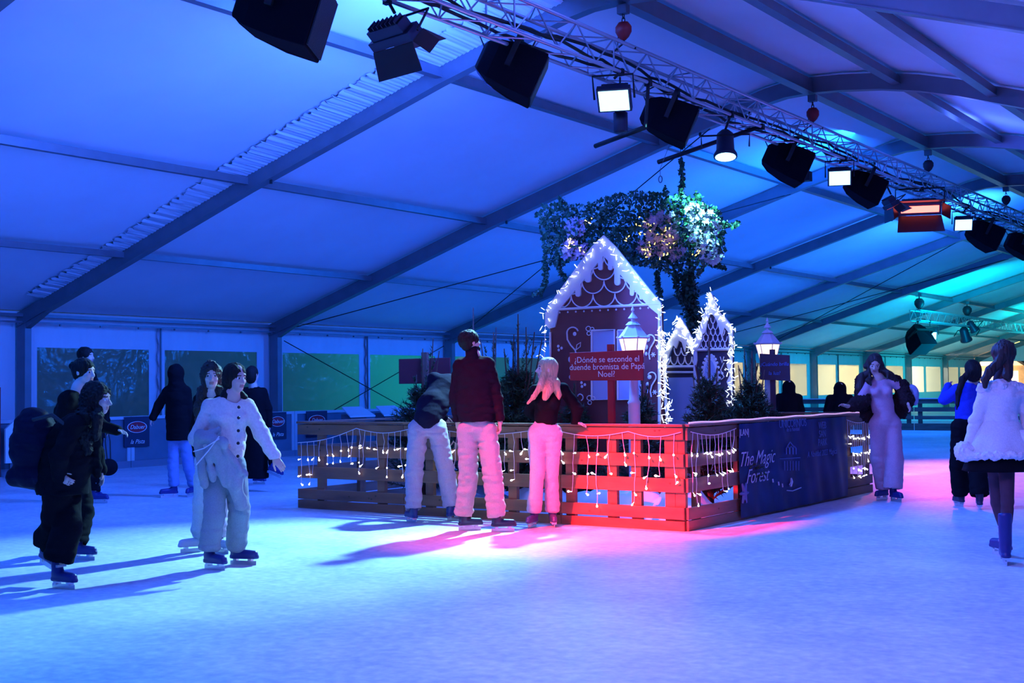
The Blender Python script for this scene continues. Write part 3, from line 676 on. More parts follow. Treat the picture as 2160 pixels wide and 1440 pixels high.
speaker(None, 0, 1.25, (0.5, -0.3, -0.9), 'distant black loudspeaker hung in the turquoise end of the tent', W=3.85, fixed=at_u(1937, 712, -15.5))
flood((833, 78), -0.1, 1.05, (0.15, 0.85, -0.75), 'barn', 'floodlight with barn doors glowing red inside near the top edge', led=M_ledr)
flood((1296, 208), 0.1, 1.1, (0.35, -0.85, -0.75), 'led', 'brightest cyan-white floodlight under the truss')
flood((1530, 310), 0.1, 1.05, (0.12, -0.25, -1.0), 'par', 'round spotlight showing a thin lit edge beside the black arm')
flood((1771, 373), 0.1, 1.05, (0.35, -0.85, -0.6), 'led', 'second cyan-white floodlight from the left, between two loudspeakers')
flood((1880, 432), -0.1, 0.9, (0.4, 0.3, -0.8), 'barn', 'small turned-away floodlight with a red glowing strip', led=M_ledr)
flood((1940, 438), 0.15, 1.45, (0.35, -0.85, -0.55), 'barn', 'wide red floodlight with barn doors', led=M_ledr)
flood((2032, 472), 0.1, 1.05, (0.35, -0.85, -0.6), 'led', 'small cyan-white floodlight right of the red one')
flood(None, 0, 1.3, (0.35, -0.85, -0.75), 'led', 'distant bright floodlight beside the far loudspeaker', W=3.85, fixed=at_u(1962, 706, -15.3))
flood(None, 0, 1.5, (0.1, 0.5, -1.0), 'par', 'distant dark spotlight hanging below the far truss', W=3.85, fixed=at_u(2036, 708, -15.6), led=M_fix)
flood(None, 0, 1.2, (0.5, 0.5, -1.0), 'par', 'small distant dark spotlight right of the other far spotlight', W=3.85, fixed=at_u(2052, 690, -15.2), led=M_fix)
def arm(x0, y0, x1, y1, label):
    a = at_u(x0, y0, RU-0.9); b_ = at_u(x1, y1, RU+0.15)
    r = thing('boom_arm', tuple(b_), label, 'arm')
    MB().tube([a, b_], 0.035, 8).build('pipe', M_black, r, True)
    q = MB().tube([b_, (RU+TH, b_[1], TW0)], 0.025, 6); q.box((RU+TH-.04, b_[1]-.04, TW0-.05), (RU+TH+.04, b_[1]+.04, TW0+.04)); q.build('clamp', M_black, r)
arm(1256, 308, 1362, 268, 'slanting black pipe sticking out left under the second loudspeaker')
arm(1388, 342, 1600, 268, 'slanting black pipe passing the small lit spotlight')
c = at_u(1393, 378, RU-0.6); q = MB()
t = np.linspace(0, 2*math.pi, 13); q.tube([c+np.array((0.03*math.cos(a), 0.0, 0.05*math.sin(a))) for a in t], 0.009, 5, cap=False); q.tube([c+np.array((0, 0, 0.05)), c+np.array((0, 0, 0.16))], 0.005, 4)
q.tube([c+np.array((0, 0, 0.16)), (c[0]+0.4, c[1], TW0)], 0.004, 4)
tag(q.build('hanging_ring', M_alu_dark), 'small metal ring dangling under the black pipe', 'ring')
# dark cylinder under the bright flood
c = at_u(1309, 257, RU+0.05); r = thing('strobe_can', tuple(c), 'short dark cylinder hanging below the brightest floodlight', 'fixture')
MB().lathe([(0.085, -0.14), (0.095, -0.12), (0.095, 0.12), (0.05, 0.14)], c, 16).build('can', M_fix, r, True); MB().tube([c+np.array((0, 0, 0.12)), (c[0], c[1], TW0)], 0.014, 5).build('stem', M_black, r)
# lamp_can on the purlin at the second frame
for px, lb in (((1700, 372), 'dark box clipped on the roof beam below the third loudspeaker'),):
    c = at_u(px[0], px[1], RU-0.5); r = thing('junction_box', tuple(c), lb, 'box'); MB().box(c-0.09, c+0.09).build('case', M_black, r, bevel=0.01); MB().tube([c, (c[0], c[1], TW0)], 0.01, 4).build('lead', M_cable, r)
# ------------------------------------------------------------------ fenced enclosure
FU, FV, FU0, FV1, FH = -5.91, 11.49, -11.2, 16.87, 1.04
M_wood = mat('fence_wood', (0.24, 0.095, 0.045), 0.6, noise=(1.6, 9.0, 9.0), bump=0.25, var=0.32)
M_wood2 = mat('fence_wood_side', (0.20, 0.11, 0.07), 0.6, noise=(9.0, 1.6, 9.0), bump=0.25, var=0.32)
M_knot = mat('wood_knot', (0.10, 0.05, 0.02), 0.7)
RAILS = [(0.905, 1.03), (0.635, 0.765), (0.375, 0.515), (0.115, 0.235), (0.0, 0.10)]
def fence_panel(a, c, axis, label, posts=(), out=-1):
    # axis 'u': runs along u at v=a0 ; out = side of the planks
    u0, v0 = a; u1, v1 = c
    r = thing('wooden_fence_panel', ((u0+u1)/2, (v0+v1)/2, 0), label, 'fence', 'wooden fence panels round the forest display')
    g = np.random.default_rng(int(abs(u0*100+v0*10)))
    for i, (z0, z1) in enumerate(RAILS):
        j = g.uniform(-0.006, 0.006); t = 0.028
        m = MB()
        if axis == 'u': m.box((u0, v0-t, z0+j), (u1-0.006, v0, z1+j))
        else: m.box((u0, v0, z0+j), (u0+t*(-out), v1-0.006, z1+j))
        m.build('rail', M_wood if axis == 'u' else M_wood2, r, bevel=0.004)
    m = MB()
    if axis == 'u': m.box((u0, v0-0.05, 1.035), (u1, v0+0.07, 1.06))
    else: m.box((u0-0.07, v0, 1.035), (u0+0.05, v1, 1.06))
    m.build('top_cap', M_wood if axis == 'u' else M_wood2, r, bevel=0.004)
    for q in posts:
        m = MB()
        if axis == 'u': m.box((q-0.055, v0+0.002, 0), (q+0.055, v0+0.055, 1.03))
        else: m.box((u0-0.055 if out < 0 else u0, q-0.055, 0), (u0-0.002 if out < 0 else u0+0.055, q+0.055, 1.03))
        m.build('post', M_wood, r)
    m = MB()
    for _ in range(7):
        z0, z1 = RAILS[g.integers(0, 4)]; s = g.uniform(0.08, 0.92); zc = g.uniform(z0+0.03, z1-0.03)
        if axis == 'u': c_ = (u0+(u1-u0)*s, v0-0.0295, zc); sc = (1.4, 0.12, 1)
        else: c_ = (u0+0.0295*(-out), v0+(v1-v0)*s, zc); sc = (0.12, 1.4, 1)
        m.ball(c_, 0.010, 6, sc=sc)
    m.build('knots', M_knot, r)
    return r
def uX(x, y=960, v=FV): return float(at_v(x, y, v)[0])
def vX(x, y=960, u=FU): return float(at_u(x, y, u)[1])
uj1, uj2 = uX(855), uX(1185)
fence_panel((FU0, FV), (uj1, FV), 'u', 'left front fence panel left of the bending man', [uX(676), uX(803)])
fence_panel((uj1, FV), (uj2, FV), 'u', 'middle front fence panel behind the two men', [uX(905), uX(1080), uX(1170)])
fence_panel((uj2, FV), (FU, FV), 'u', 'red-lit front fence panel right of the blonde woman', [uX(1202), uX(1290), uX(1341), uX(1412), FU-0.06])
vj = vX(1700)
fence_panel((FU, FV+0.004), (FU, vj), 'v', 'side fence panel turning the corner under the dark banner', [vX(1472), vX(1560), vX(1690)])
fence_panel((FU, vj), (FU, FV1), 'v', 'far side fence panel beyond the banner beside the woman in pink', [vX(1715), vX(1790), FV1-0.1])
fence_panel((FU0, FV1), ((FU0+FU)/2, FV1), 'u', 'rear fence panel behind the gingerbread houses', [FU0+0.5, -9.5])
fence_panel(((FU0+FU)/2, FV1), (FU, FV1), 'u', 'rear fence panel behind the second sign', [-8.0, -6.3])
fence_panel((FU0, FV+0.03), (FU0, FV1-0.03), 'v', 'left side fence panel receding from the front corner', [12.6, 14.2, 15.8], out=1)
# ------------------------------------------------------------------ icicle light strings
M_wire = mat('clear_wire', (0.85, 0.78, 0.78), 0.4)
M_bulb = mat('cold_bulb', (1, 1, 1), emit=(0.95, 0.97, 1.0), strength=2.6, sample=False)
def bulb_mesh():
    m = MB(); m.lathe([(0.003, -0.002), (0.0045, 0.018), (0.009, 0.026), (0.0105, 0.034), (0.007, 0.042), (0.002, 0.045)], (0, 0, 0), 7)
    me = bpy.data.meshes.new('bulb'); me.from_pydata(m.v, [], m.f); me.materials.append(M_bulb); return me
BULB = bulb_mesh()
def bulb(parent, p, d, s=1.0, me=None):
    o = bpy.data.objects.new('bulb', me or BULB); COL.objects.link(o); o.parent = parent
    o.location = Vector([float(x) for x in p])-WL[parent.name]; o.rotation_euler = Vector([float(x) for x in d]).to_track_quat('Z', 'Y').to_euler(); o.scale = (s, s, s)
    return o
def icicles(P, Q, nrm, label, dens=9.0, seed=1, sag=0.05, maxlen=0.72, attach=()):
    g = np.random.default_rng(seed); P = np.array(P, float); Q = np.array(Q, float); nrm = np.array(nrm, float)
    L = np.linalg.norm(Q-P); d = (Q-P)/L
    r = thing('icicle_light_string', tuple((P+Q)/2), label, 'lights', 'icicle light strings on the fence')
    n = int(L*dens); main = []
    for i in range(n*2+1):
        t = i/(n*2); s = sag*abs(math.sin(t*math.pi*max(1, round(L/0.9)))); main.append(P+(Q-P)*t-np.array((0, 0, s))+nrm*0.008)
    w = MB().tube(main, 0.0045, 5); nb_ = 0
    for i in range(n):
        p = main[i*2+1].copy(); ln = g.choice([0.28, 0.42, 0.55, maxlen])*g.uniform(0.85, 1.1); k = int(ln/0.10); pts = [p]
        for j in range(k):
            q = pts[-1]+np.array((0, 0, -0.10))+d*g.normal()*0.012+nrm*g.normal()*0.003; q[2] = max(q[2], 0.04); pts.append(q)
            if j >= 1 and j % 2 == 1 or j == k-1:
                if nb_ < 98:
                    dd = d*g.choice([-1, 1])*g.uniform(0.3, 1)+nrm*g.uniform(0.1, 0.7)+np.array((0, 0, g.uniform(-1.0, 0.3))); bulb(r, q+nrm*0.008, dd, g.uniform(0.9, 1.25)); nb_ += 1
        w.tube(pts, 0.0035, 4)
    w.build('wire', M_wire, r); return r
fz = 0.985
icicles((FU0+0.02, FV-0.034, 0.80), (uX(757), FV-0.034, fz), (0, -1, 0), 'icicle lights at the left end of the front fence', seed=3, dens=10, sag=0.04, maxlen=0.6)
icicles((uX(757), FV-0.034, fz), (uX(870), FV-0.034, fz), (0, -1, 0), 'icicle lights left of the bending man', seed=4, dens=12)
icicles((uX(930), FV-0.034, fz), (uX(1130), FV-0.034, fz), (0, -1, 0), 'icicle lights behind the tall man and the blonde woman', seed=5, dens=10)
icicles((uX(1180), FV-0.034, fz), (uX(1330), FV-0.034, fz), (0, -1, 0), 'icicle lights on the left part of the red-lit fence panel', seed=6, dens=8)
icicles((uX(1330), FV-0.034, fz), (FU-0.02, FV-0.034, fz), (0, -1, 0), 'icicle lights on the red-lit fence panel next to the corner', seed=7, dens=8)
icicles((FU+0.034, FV+0.05, fz), (FU+0.034, vX(1546), fz), (1, 0, 0), 'icicle lights round the corner left of the banner', seed=8, dens=11)
icicles((FU+0.034, vX(1781), fz), (FU+0.034, FV1-0.02, fz), (1, 0, 0), 'icicle lights on the far side fence right of the banner', seed=9, dens=14)
# rope of light along the top of the side fence
m = MB().tube([(FU+0.05, FV+(FV1-FV)*t, 1.075+0.004*math.sin(t*40)) for t in np.linspace(0, 1, 40)], 0.009, 6)
tag(m.build('light_rope', mat('rope_light', (0.9, 0.7, 0.75), 0.4, emit=(1.0, 0.55, 0.6), strength=0.55)), 'thin pale rope light lying along the top of the side fence', 'rope light')
# ------------------------------------------------------------------ banner
M_ban = mat('banner_print', (0.004, 0.010, 0.075), 0.45, noise=(3.5, 3.5, 3.5), var=0.45)
M_print = mat('banner_white_print', (0.55, 0.58, 0.70), 0.5); M_printd = mat('banner_dim_print', (0.10, 0.14, 0.32), 0.5)
bv0, bv1 = 12.62, 15.86; bu = FU+0.06
r = thing('forest_banner', (bu, (bv0+bv1)/2, 0.02), 'dark blue printed banner with white script lettering on the side fence', 'banner')
m = MB(); nn, mm = 60, 10
def bx(i, j): v = bv0+(bv1-bv0)*i/nn; return (bu+0.010*math.sin(v*7.0)+0.006*math.sin(v*17+j*0.6), v, 0.03+1.0*j/mm)
m.add([bx(i, j) for i in range(nn+1) for j in range(mm+1)], [(i*(mm+1)+j, (i+1)*(mm+1)+j, (i+1)*(mm+1)+j+1, i*(mm+1)+j+1) for i in range(nn) for j in range(mm)])
m.build('cloth', M_ban, r, True)
def bt(body, x, y, size, mt, shear=0.0, nm='lettering', al='CENTER', bold=0.0):
    p = at_u(x, y, bu+0.022); return text_mesh(body, size, nm, mt, r, p, (0, 1, 0), (0, 0, 1), 0.001, al, shear, bold)
bt('The Magic\nForest', 1597, 985, 0.225, M_print, 0.5, bold=-0.002)
bt('|LAN|', 1570, 912, 0.10, M_print, 0.0)
bt('UNICORNIOS', 1673, 893, 0.13, M_printd)
bt('de la Navidad', 1673, 905, 0.07, M_printd)
bt('WEB\nSAN\nPARK', 1735, 915, 0.12, M_printd)
bt('A Navidad 2023 Magica', 1735, 955, 0.10, M_printd, 0.2)
m = MB()
def bp_(x, y): return at_u(x, y, bu+0.02)
for x in (1660, 1667, 1674): m.tube([bp_(x-1, 958), bp_(x-1, 945), bp_(x+2, 941), bp_(x+5, 945), bp_(x+5, 958)], 0.008, 4)
m.tube([bp_(1661, 941), bp_(1667, 932), bp_(1674, 941)], 0.008, 4)
for x in range(1655, 1690, 6): m.tube([bp_(x, 972), bp_(x, 992)], 0.006, 4)
m.tube([bp_(1645, 967), bp_(1688, 965)], 0.005, 4)
m.build('door_print', M_printd, r)
m = MB(); m.tube([bp_(1669, 1008), bp_(1670, 1016), bp_(1668, 1026)], [0.01, 0.018, 0.014], 5); m.tube([bp_(1669, 1016), bp_(1665, 1022)], 0.006, 4); m.tube([bp_(1660, 1034), bp_(1672, 1035), bp_(1690, 1028)], 0.006, 4)
for x, y in ((1630, 1010), (1642, 1016), (1650, 1020)): m.tube([bp_(x, y), bp_(x+1, y+7)], 0.009, 5)
m.build('figure_print', M_print, r)
m = MB(); c = bp_(1570, 1040)
for k in range(6):
    a = k*math.pi/3; m.tube([c, c+np.array((0, 0.10*math.cos(a), 0.12*math.sin(a)))], [0.03, 0.012], 5)
m.build('star_print', M_printd, r)
# ------------------------------------------------------------------ gingerbread house fronts
M_ginger = mat('gingerbread_brown', (0.17, 0.035, 0.035), 0.6, noise=3.0, var=0.12)
M_icing = mat('white_icing', (0.85, 0.84, 0.88), 0.55)
M_pane = mat('pale_blue_pane', (0.42, 0.52, 0.78), 0.35)
M_navyb = mat('navy_brown', (0.05, 0.035, 0.07), 0.6)
M_spike = mat('spike_bulb', (1, 1, 1), emit=(0.80, 0.95, 1.0), strength=1.9, sample=False)
def spike_mesh():
    m = MB(); m.lathe([(0.002, 0), (0.0040, 0.01), (0.0055, 0.045), (0.003, 0.062), (0.001, 0.064)], (0, 0, 0), 6)
    me = bpy.data.meshes.new('spike'); me.from_pydata(m.v, [], m.f); me.materials.append(M_spike); return me
SPIKE = spike_mesh()
class Plane:
    def __init__(s, v): s.v = v
    def __call__(s, x, y, d=0.0): p = at_v(x, y, s.v); return np.array((p[0], s.v-d, p[2]))
    def poly(s, mb, pts, d0, d1, mi=0):
        q = [s(x, y) for x, y in pts]; mb.prism([(p[0], p[2]) for p in q], s.v-d1, s.v-d0, mi); return mb
    def line(s, mb, pts, r, d=0.012, n=5): mb.tube([s(x, y, d) for x, y in pts], r, n); return mb
def arc(cx, cy, rx, ry, a0, a1, n=10): return [(cx+rx*math.cos(R(a0+(a1-a0)*i/n)), cy-ry*math.sin(R(a0+(a1-a0)*i/n))) for i in range(n+1)]
def spikes(r, path, n, seed, spread, out, extra=0):
    """bulbs of a light string along a world path; the first 98 are parts, the rest one part of kind stuff"""
    g = np.random.default_rng(seed); path = [np.array(p, float) for p in path]
    seg = [np.linalg.norm(b_-a_) for a_, b_ in zip(path, path[1:])]; T = sum(seg); st = MB()
    for i in range(n+extra):
        t = (i*0.6180339) % 1.0*T; k = 0
        while k < len(seg)-1 and t > seg[k]: t -= seg[k]; k += 1
        p = path[k]+(path[k+1]-path[k])*(t/seg[k]); p = p+np.array((g.normal()*spread, -abs(g.normal())*0.02-0.02, g.normal()*spread))
        d = np.array(out)*g.uniform(-0.2, 1.0)+np.array((g.normal()*0.8, -abs(g.normal())*0.7, g.normal()*0.8))
        if i < n: bulb(r, p, d, g.uniform(0.75, 1.15), SPIKE)
        else: d = d/np.linalg.norm(d); st.tube([p, p+d*0.055], [0.005, 0.007], 5)
    if extra: tag(st.build('bulbs', M_spike, r), kind='stuff')
    MB().tube([p+np.array((0, -0.02, 0)) for p in path], 0.006, 5).build('wire', M_wire, r)
H = Plane(13.4)
r = thing('gingerbread_house', (-7.98, 13.4, 0), 'tall maroon gingerbread house front with white icing, tallest of the three', 'house front')
pk, el, er = (1275, 520), (1160, 652), (1394, 642)
bl, br_ = H(1160, 800), H(1394, 800)
m = MB(); q = [H(*pk), H(*er), H(*el)]
m.prism([(q[0][0], q[0][2]), (q[1][0], q[1][2]), (br_[0], 0.02), (bl[0], 0.02), (q[2][0], q[2][2])], 13.4, 13.46); m.build('panel', M_ginger, r)
m = MB()
for x in (1200, 1360): p = H(x, 800); m.bar((p[0], 13.46, 2.2), (p[0], 14.2, 0.02), 0.05, 0.05); m.bar((p[0], 13.49, 0.02), (p[0], 13.49, 2.3), 0.05, 0.05)
m.build('back_strut', M_wood2, r)
m = MB()    # roof icing: two bands and the drips
H.poly(m, [(1275, 496), (1300, 520), (1396, 640), (1396, 668), (1374, 650), (1275, 540), (1180, 655), (1172, 690), (1160, 693), (1153, 685), (1155, 650), (1250, 520)], 0.0, 0.025)
for x, y0, y1, w in ((1242, 540, 596, 6.5), (1221, 575, 626, 5.5), (1202, 600, 624, 3.5), (1268, 535, 570, 4.5), (1289, 540, 570, 4.5), (1304, 555, 602, 6), (1322, 580, 594, 3.5), (1335, 590, 624, 4.5), (1354, 610, 632, 3.5), (1187, 620, 645, 4)):
    H.poly(m, [(x-w, y0), (x+w, y0), (x+w, y1-w)]+arc(x, y1-w, w, w, 0, -180, 6)[1:]+[], 0.0, 0.026)
m.build('roof_icing', M_icing, r)
m = MB(); inside = lambda x, y: y > 535+(abs(x-1275)/118.0)*118 and y < 648
for row, yj in enumerate((620, 592, 564, 540)):
    off = 0 if row % 2 == 0 else 23
    for k in range(-4, 5):
        cx = 1275+k*46+off; pts = [p for p in arc(cx, yj+1-(cx-1275)*0.04, 23, 25, 180, 360, 14) if inside(*p)]
        if len(pts) > 2: H.line(m, pts, 0.0085)
H.line(m, [(1168, 653), (1392, 641)], 0.016); H.line(m, [(1162, 700), (1162, 895)], 0.014); H.line(m, [(1392, 645), (1392, 895)], 0.02)
m.build('scallop_icing', M_icing, r)
m = MB()
for k in range(13): p = H(1181+k*17, 659-k*0.9, 0.004); m.ball(p, 0.013, 6, sc=(1, 0.5, 1))
m.build('icing_dots', M_icing, r)
m = MB()   # scrolls
H.line(m, arc(1209, 702, 12, 12, 20, 180, 8)+[(1198, 716), (1205, 728), (1214, 738), (1216, 745)], 0.010)
m.ball(H(1213, 704, 0.01), 0.026, 6, sc=(1, 0.4, 1)); H.line(m, [(1216, 738), (1218, 727), (1226, 722), (1225, 731), (1216, 738)], 0.006)
for cx, cy in ((1371, 716), (1374, 795)):
    H.line(m, arc(cx+2, cy, 9, 10, 150, -40, 8)+[(cx+2, cy+18), (cx-1, cy+30), (cx+1, cy+42)], 0.009); m.ball(H(cx-3, cy, 0.01), 0.028, 6, sc=(1, 0.4, 1))
    m.ball(H(cx-7, cy+16, 0.01), 0.024, 6, sc=(1, 0.4, 1.3)); m.ball(H(cx-7, cy+30, 0.01), 0.018, 6, sc=(1, 0.4, 1.3))
    for k in range(6): a = k*math.pi/3; H.line(m, [(cx+8, cy+32), (cx+8+5*math.cos(a), cy+32+5*math.sin(a))], 0.006)
for cx, cy in ((1181, 733), (1230, 810)):
    for dx, dy in ((-3, -3), (4, 1), (-2, 5)): m.ball(H(cx+dx, cy+dy, 0.005), 0.019, 6, sc=(1, 0.4, 1))
for cx, cy in ((1246, 697), (1248, 843)):
    H.line(m, arc(cx-4, cy-4, 5, 5, 0, 360, 10), 0.006); H.line(m, arc(cx+4, cy-3, 4, 4, 0, 360, 10), 0.006); H.line(m, arc(cx-3, cy+6, 4, 4, 0, 360, 10), 0.006)
H.line(m, arc(1225, 838, 6, 7, 160, -70, 8), 0.008); m.ball(H(1202, 758, 0.005), 0.022, 6, sc=(1, 0.4, 1.6)); m.ball(H(1203, 795, 0.005), 0.018, 6, sc=(1, 0.4, 1.4))
m.build('icing_scrolls', M_icing, r)
for x0, x1 in ((1249, 1297), (1304, 1354)):
    m = MB(); H.poly(m, [(x0+2, 698), (x1-2, 697), (x1-2, 841), (x0+2, 842)], 0.0, 0.008); w = m.build('window_pane', M_pane, r)
    m = MB(); H.line(m, [(x0, 697), (x1, 695), (x1, 842), (x0, 843), (x0, 697)], 0.013, 0.01); H.line(m, [(x0, 770), (x1, 769)], 0.011, 0.01); m.build('window_frame', M_icing, r)
out = thing('string_lights', tuple(H(1275, 500)), 'white spiky string lights round the edge of the tall gingerbread house', 'lights', 'spiky string lights on the house fronts')
spikes(out, [H(1150, 760), H(1153, 660), H(1215, 580), H(1275, 505), H(1335, 575), H(1396, 645), H(1400, 760), H(1408, 895)], 98, 5, 0.022, (0, -0.2, 0.3), extra=25)
spk2 = thing('string_lights', tuple(H(1403, 800)), 'thick cascade of string lights down the right side of the tall gingerbread house', 'lights', 'spiky string lights on the house fronts')
spikes(spk2, [H(1402, 700), H(1405, 800), H(1412, 895)], 70, 15, 0.035, (0.4, -0.2, 0.0), extra=20)
# the two smaller fronts behind
K = Plane(14.8)
r = thing('gingerbread_house', (-7.6, 14.8, 0), 'small pale-lit gingerbread house front, shortest of the three', 'house front')
a0, a1 = K(1406, 780), K(1473, 780); ap = K(1436, 680)
m = MB(); m.prism([(ap[0], ap[2]), (a1[0], a1[2]), (a1[0], 0.02), (a0[0], 0.02), (a0[0], a0[2])], 14.8, 14.85); m.build('panel', M_navyb, r)
m = MB(); m.prism([(a0[0]+0.03, 1.55), (a1[0]-0.03, 1.55), (a1[0]-0.03, 0.05), (a0[0]+0.03, 0.05)], 14.785, 14.80); m.build('doorway', M_pane, r)
m = MB(); K.poly(m, [(1436, 668), (1450, 690), (1476, 742), (1474, 765), (1466, 752), (1450, 725), (1446, 742), (1440, 722), (1434, 718), (1428, 735), (1422, 728), (1412, 752), (1407, 782), (1400, 778), (1404, 745), (1422, 700)], 0.0, 0.03)
K.line(m, [(1407, 773), (1472, 773)], 0.018); K.line(m, [(1407, 785), (1472, 785)], 0.014); m.build('roof_icing', M_icing, r)
m = MB()
for row, yj in enumerate((752, 733)):
    for k in range(-2, 3):
        cx = 1438+k*15+(0 if row == 0 else 7.5)
        if abs(cx-1438) < 32-row*12: K.line(m, arc(cx, yj, 7.5, 17, 180, 360, 10), 0.009)
m.build('scallop_icing', M_icing, r)
s1 = thing('string_lights', tuple(K(1436, 680)), 'cyan-white string lights on the gable of the shortest house front', 'lights', 'spiky string lights on the house fronts')
spikes(s1, [K(1402, 790), K(1406, 745), K(1436, 672), K(1474, 750)], 95, 6, 0.03, (0, -0.2, 0.5), extra=30)
r = thing('gingerbread_house', (-7.2, 14.83, 0), 'right gingerbread house front with oval lace window', 'house front')
K2 = Plane(14.7); a0, a1 = K2(1468, 738), K2(1544, 735)
o_ = [(1502, 622), (1514, 655), (1530, 672), (1544, 690)]; q = [K2(*p) for p in o_]
m = MB(); m.prism([(p[0], p[2]) for p in q]+[(a1[0], 0.02), (a0[0], 0.02), (a0[0], a0[2])], 14.7, 14.75); m.build('panel', M_navyb, r)
m = MB(); K2.poly(m, [(1502, 618), (1512, 640), (1516, 660), (1530, 668), (1547, 690), (1547, 735), (1540, 722), (1538, 700), (1530, 690), (1524, 712), (1518, 690), (1512, 672), (1506, 664), (1500, 662), (1494, 678), (1490, 700), (1484, 705), (1480, 722), (1474, 735), (1463, 738), (1468, 715), (1488, 660)], 0.0, 0.03)
K2.line(m, [(1466, 738), (1545, 736)], 0.018)
K2.poly(m, [(1464, 740), (1471, 740), (1472, 760), (1467, 780), (1473, 800), (1470, 820), (1464, 815)], 0.0, 0.02); K2.poly(m, [(1537, 740), (1546, 740), (1546, 830), (1540, 820), (1534, 805), (1541, 790), (1534, 770), (1541, 757)], 0.0, 0.02)
m.build('roof_icing', M_icing, r)
m = MB()
for row in range(5):
    yj = 722-row*13
    for k in range(-4, 5):
        cx = 1505+k*10+(row % 2)*5; half = 36-row*7
        if -half < cx-1505 < half: K2.line(m, arc(cx, yj, 5, 12, 180, 360, 8), 0.007)
m.build('scallop_icing', M_icing, r)
m = MB(); K2.poly(m, arc(1499, 797, 17, 46, 0, 345, 23), 0.0, 0.012); m.build('lace_rim', M_icing, r)
m = MB()
for k in range(26): a = 2*math.pi*k/26; m.ball(K2(1499+19*math.cos(a), 797+48*math.sin(a), 0.006), 0.02, 5, sc=(1, 0.5, 1))
m.build('lace_beads', M_icing, r)
m = MB(); K2.poly(m, arc(1499, 797, 12.5, 38, 0, 345, 23), 0.012, 0.018); m.build('oval_pane', M_pane, r)
m = MB(); K2.line(m, [(1520, 752), (1524, 765), (1528, 752)], 0.007); K2.line(m, [(1528, 765), (1521, 780), (1528, 795), (1522, 800)], 0.007); m.ball(K2(1524, 787, 0.01), 0.018, 5, sc=(1, .4, 1)); m.build('icing_scrolls', M_icing, r)
s2 = thing('string_lights', tuple(K2(1502, 620)), 'cyan-white string lights on the right gingerbread house front', 'lights', 'spiky string lights on the house fronts')
spikes(s2, [K2(1466, 735), K2(1502, 618), K2(1516, 655), K2(1546, 692), K2(1546, 760), K2(1545, 860)], 98, 8, 0.03, (0.2, -0.2, 0.4), extra=50)
# ------------------------------------------------------------------ signs
M_sign = mat('sign_red', (0.36, 0.004, 0.015), 0.55); M_lett = mat('sign_letters', (0.82, 0.78, 0.80), 0.6); M_signd = mat('sign_dark', (0.07, 0.03, 0.06), 0.6)
P = Plane(11.95); c0, c1 = P(1203, 745), P(1358, 803)
r = thing('wooden_sign', ((c0[0]+c1[0])/2, 11.95, 0), 'red sign with white Spanish question in front of the tall gingerbread house', 'sign')
m = MB(); m.prism([(c0[0], 1.515), (c1[0], 1.505), (c1[0], 1.83), (c0[0], 1.82)], 11.935, 11.955); m.build('board', M_sign, r, bevel=0.003)
px = P(1286, 760); MB().box((px[0]-0.035, 11.956, 0.02), (px[0]+0.035, 12.0, 1.90)).build('post', M_sign, r)
for i, ln in enumerate(('¿Dónde se esconde el', 'duende bromista de Papá', 'Noel?')):
    p = P(1281, 758+i*15.5); text_mesh(ln, 0.092, 'lettering', M_lett, r, (p[0], 11.931, p[2]), (1, 0, 0), (0, 0, 1), 0.001)
P = Plane(15.55); c0, c1 = P(1603, 747), P(1667, 803)
r = thing('wooden_sign', ((c0[0]+c1[0])/2, 15.55, 0), 'small dark sign below the second street lantern', 'sign')
m = MB(); m.prism([(c0[0], 1.51), (c1[0], 1.49), (c1[0], 1.82), (c0[0], 1.85)], 15.535, 15.555); m.build('board', M_signd, r, bevel=0.003)
px = P(1628, 780); MB().box((px[0]-0.03, 15.556, 0.02), (px[0]+0.03, 15.6, 1.90)).build('post', M_signd, r)
for i, ln in enumerate(('¿Cuándo brilla', 'la luz?')):
    p = P(1635, 768+i*19); text_mesh(ln, 0.068, 'lettering', mat('blue_letters', (0.10, 0.22, 0.7), 0.6), r, (p[0], 15.53, p[2]), (1, 0, 0), (0, 0, 1), 0.001, font_shear=0.1)
P = Plane(13.0); c0, c1 = P(842, 757), P(950, 808)
r = thing('wooden_sign', ((c0[0]+c1[0])/2, 13.0, 0), 'blank dark red back of a sign above the bending man', 'sign')
MB().box((c0[0], 12.99, c1[2]), (c1[0], 13.01, c0[2])).build('board', mat('sign_back', (0.13, 0.012, 0.02), 0.7), r, bevel=0.003)
px = P(900, 760); zt = P(900, 743)[2]; MB().box((px[0]-0.045, 12.945, 0.02), (px[0]+0.045, 12.989, zt)).build('post', mat('post_brown', (0.16, 0.07, 0.05), 0.7), r)
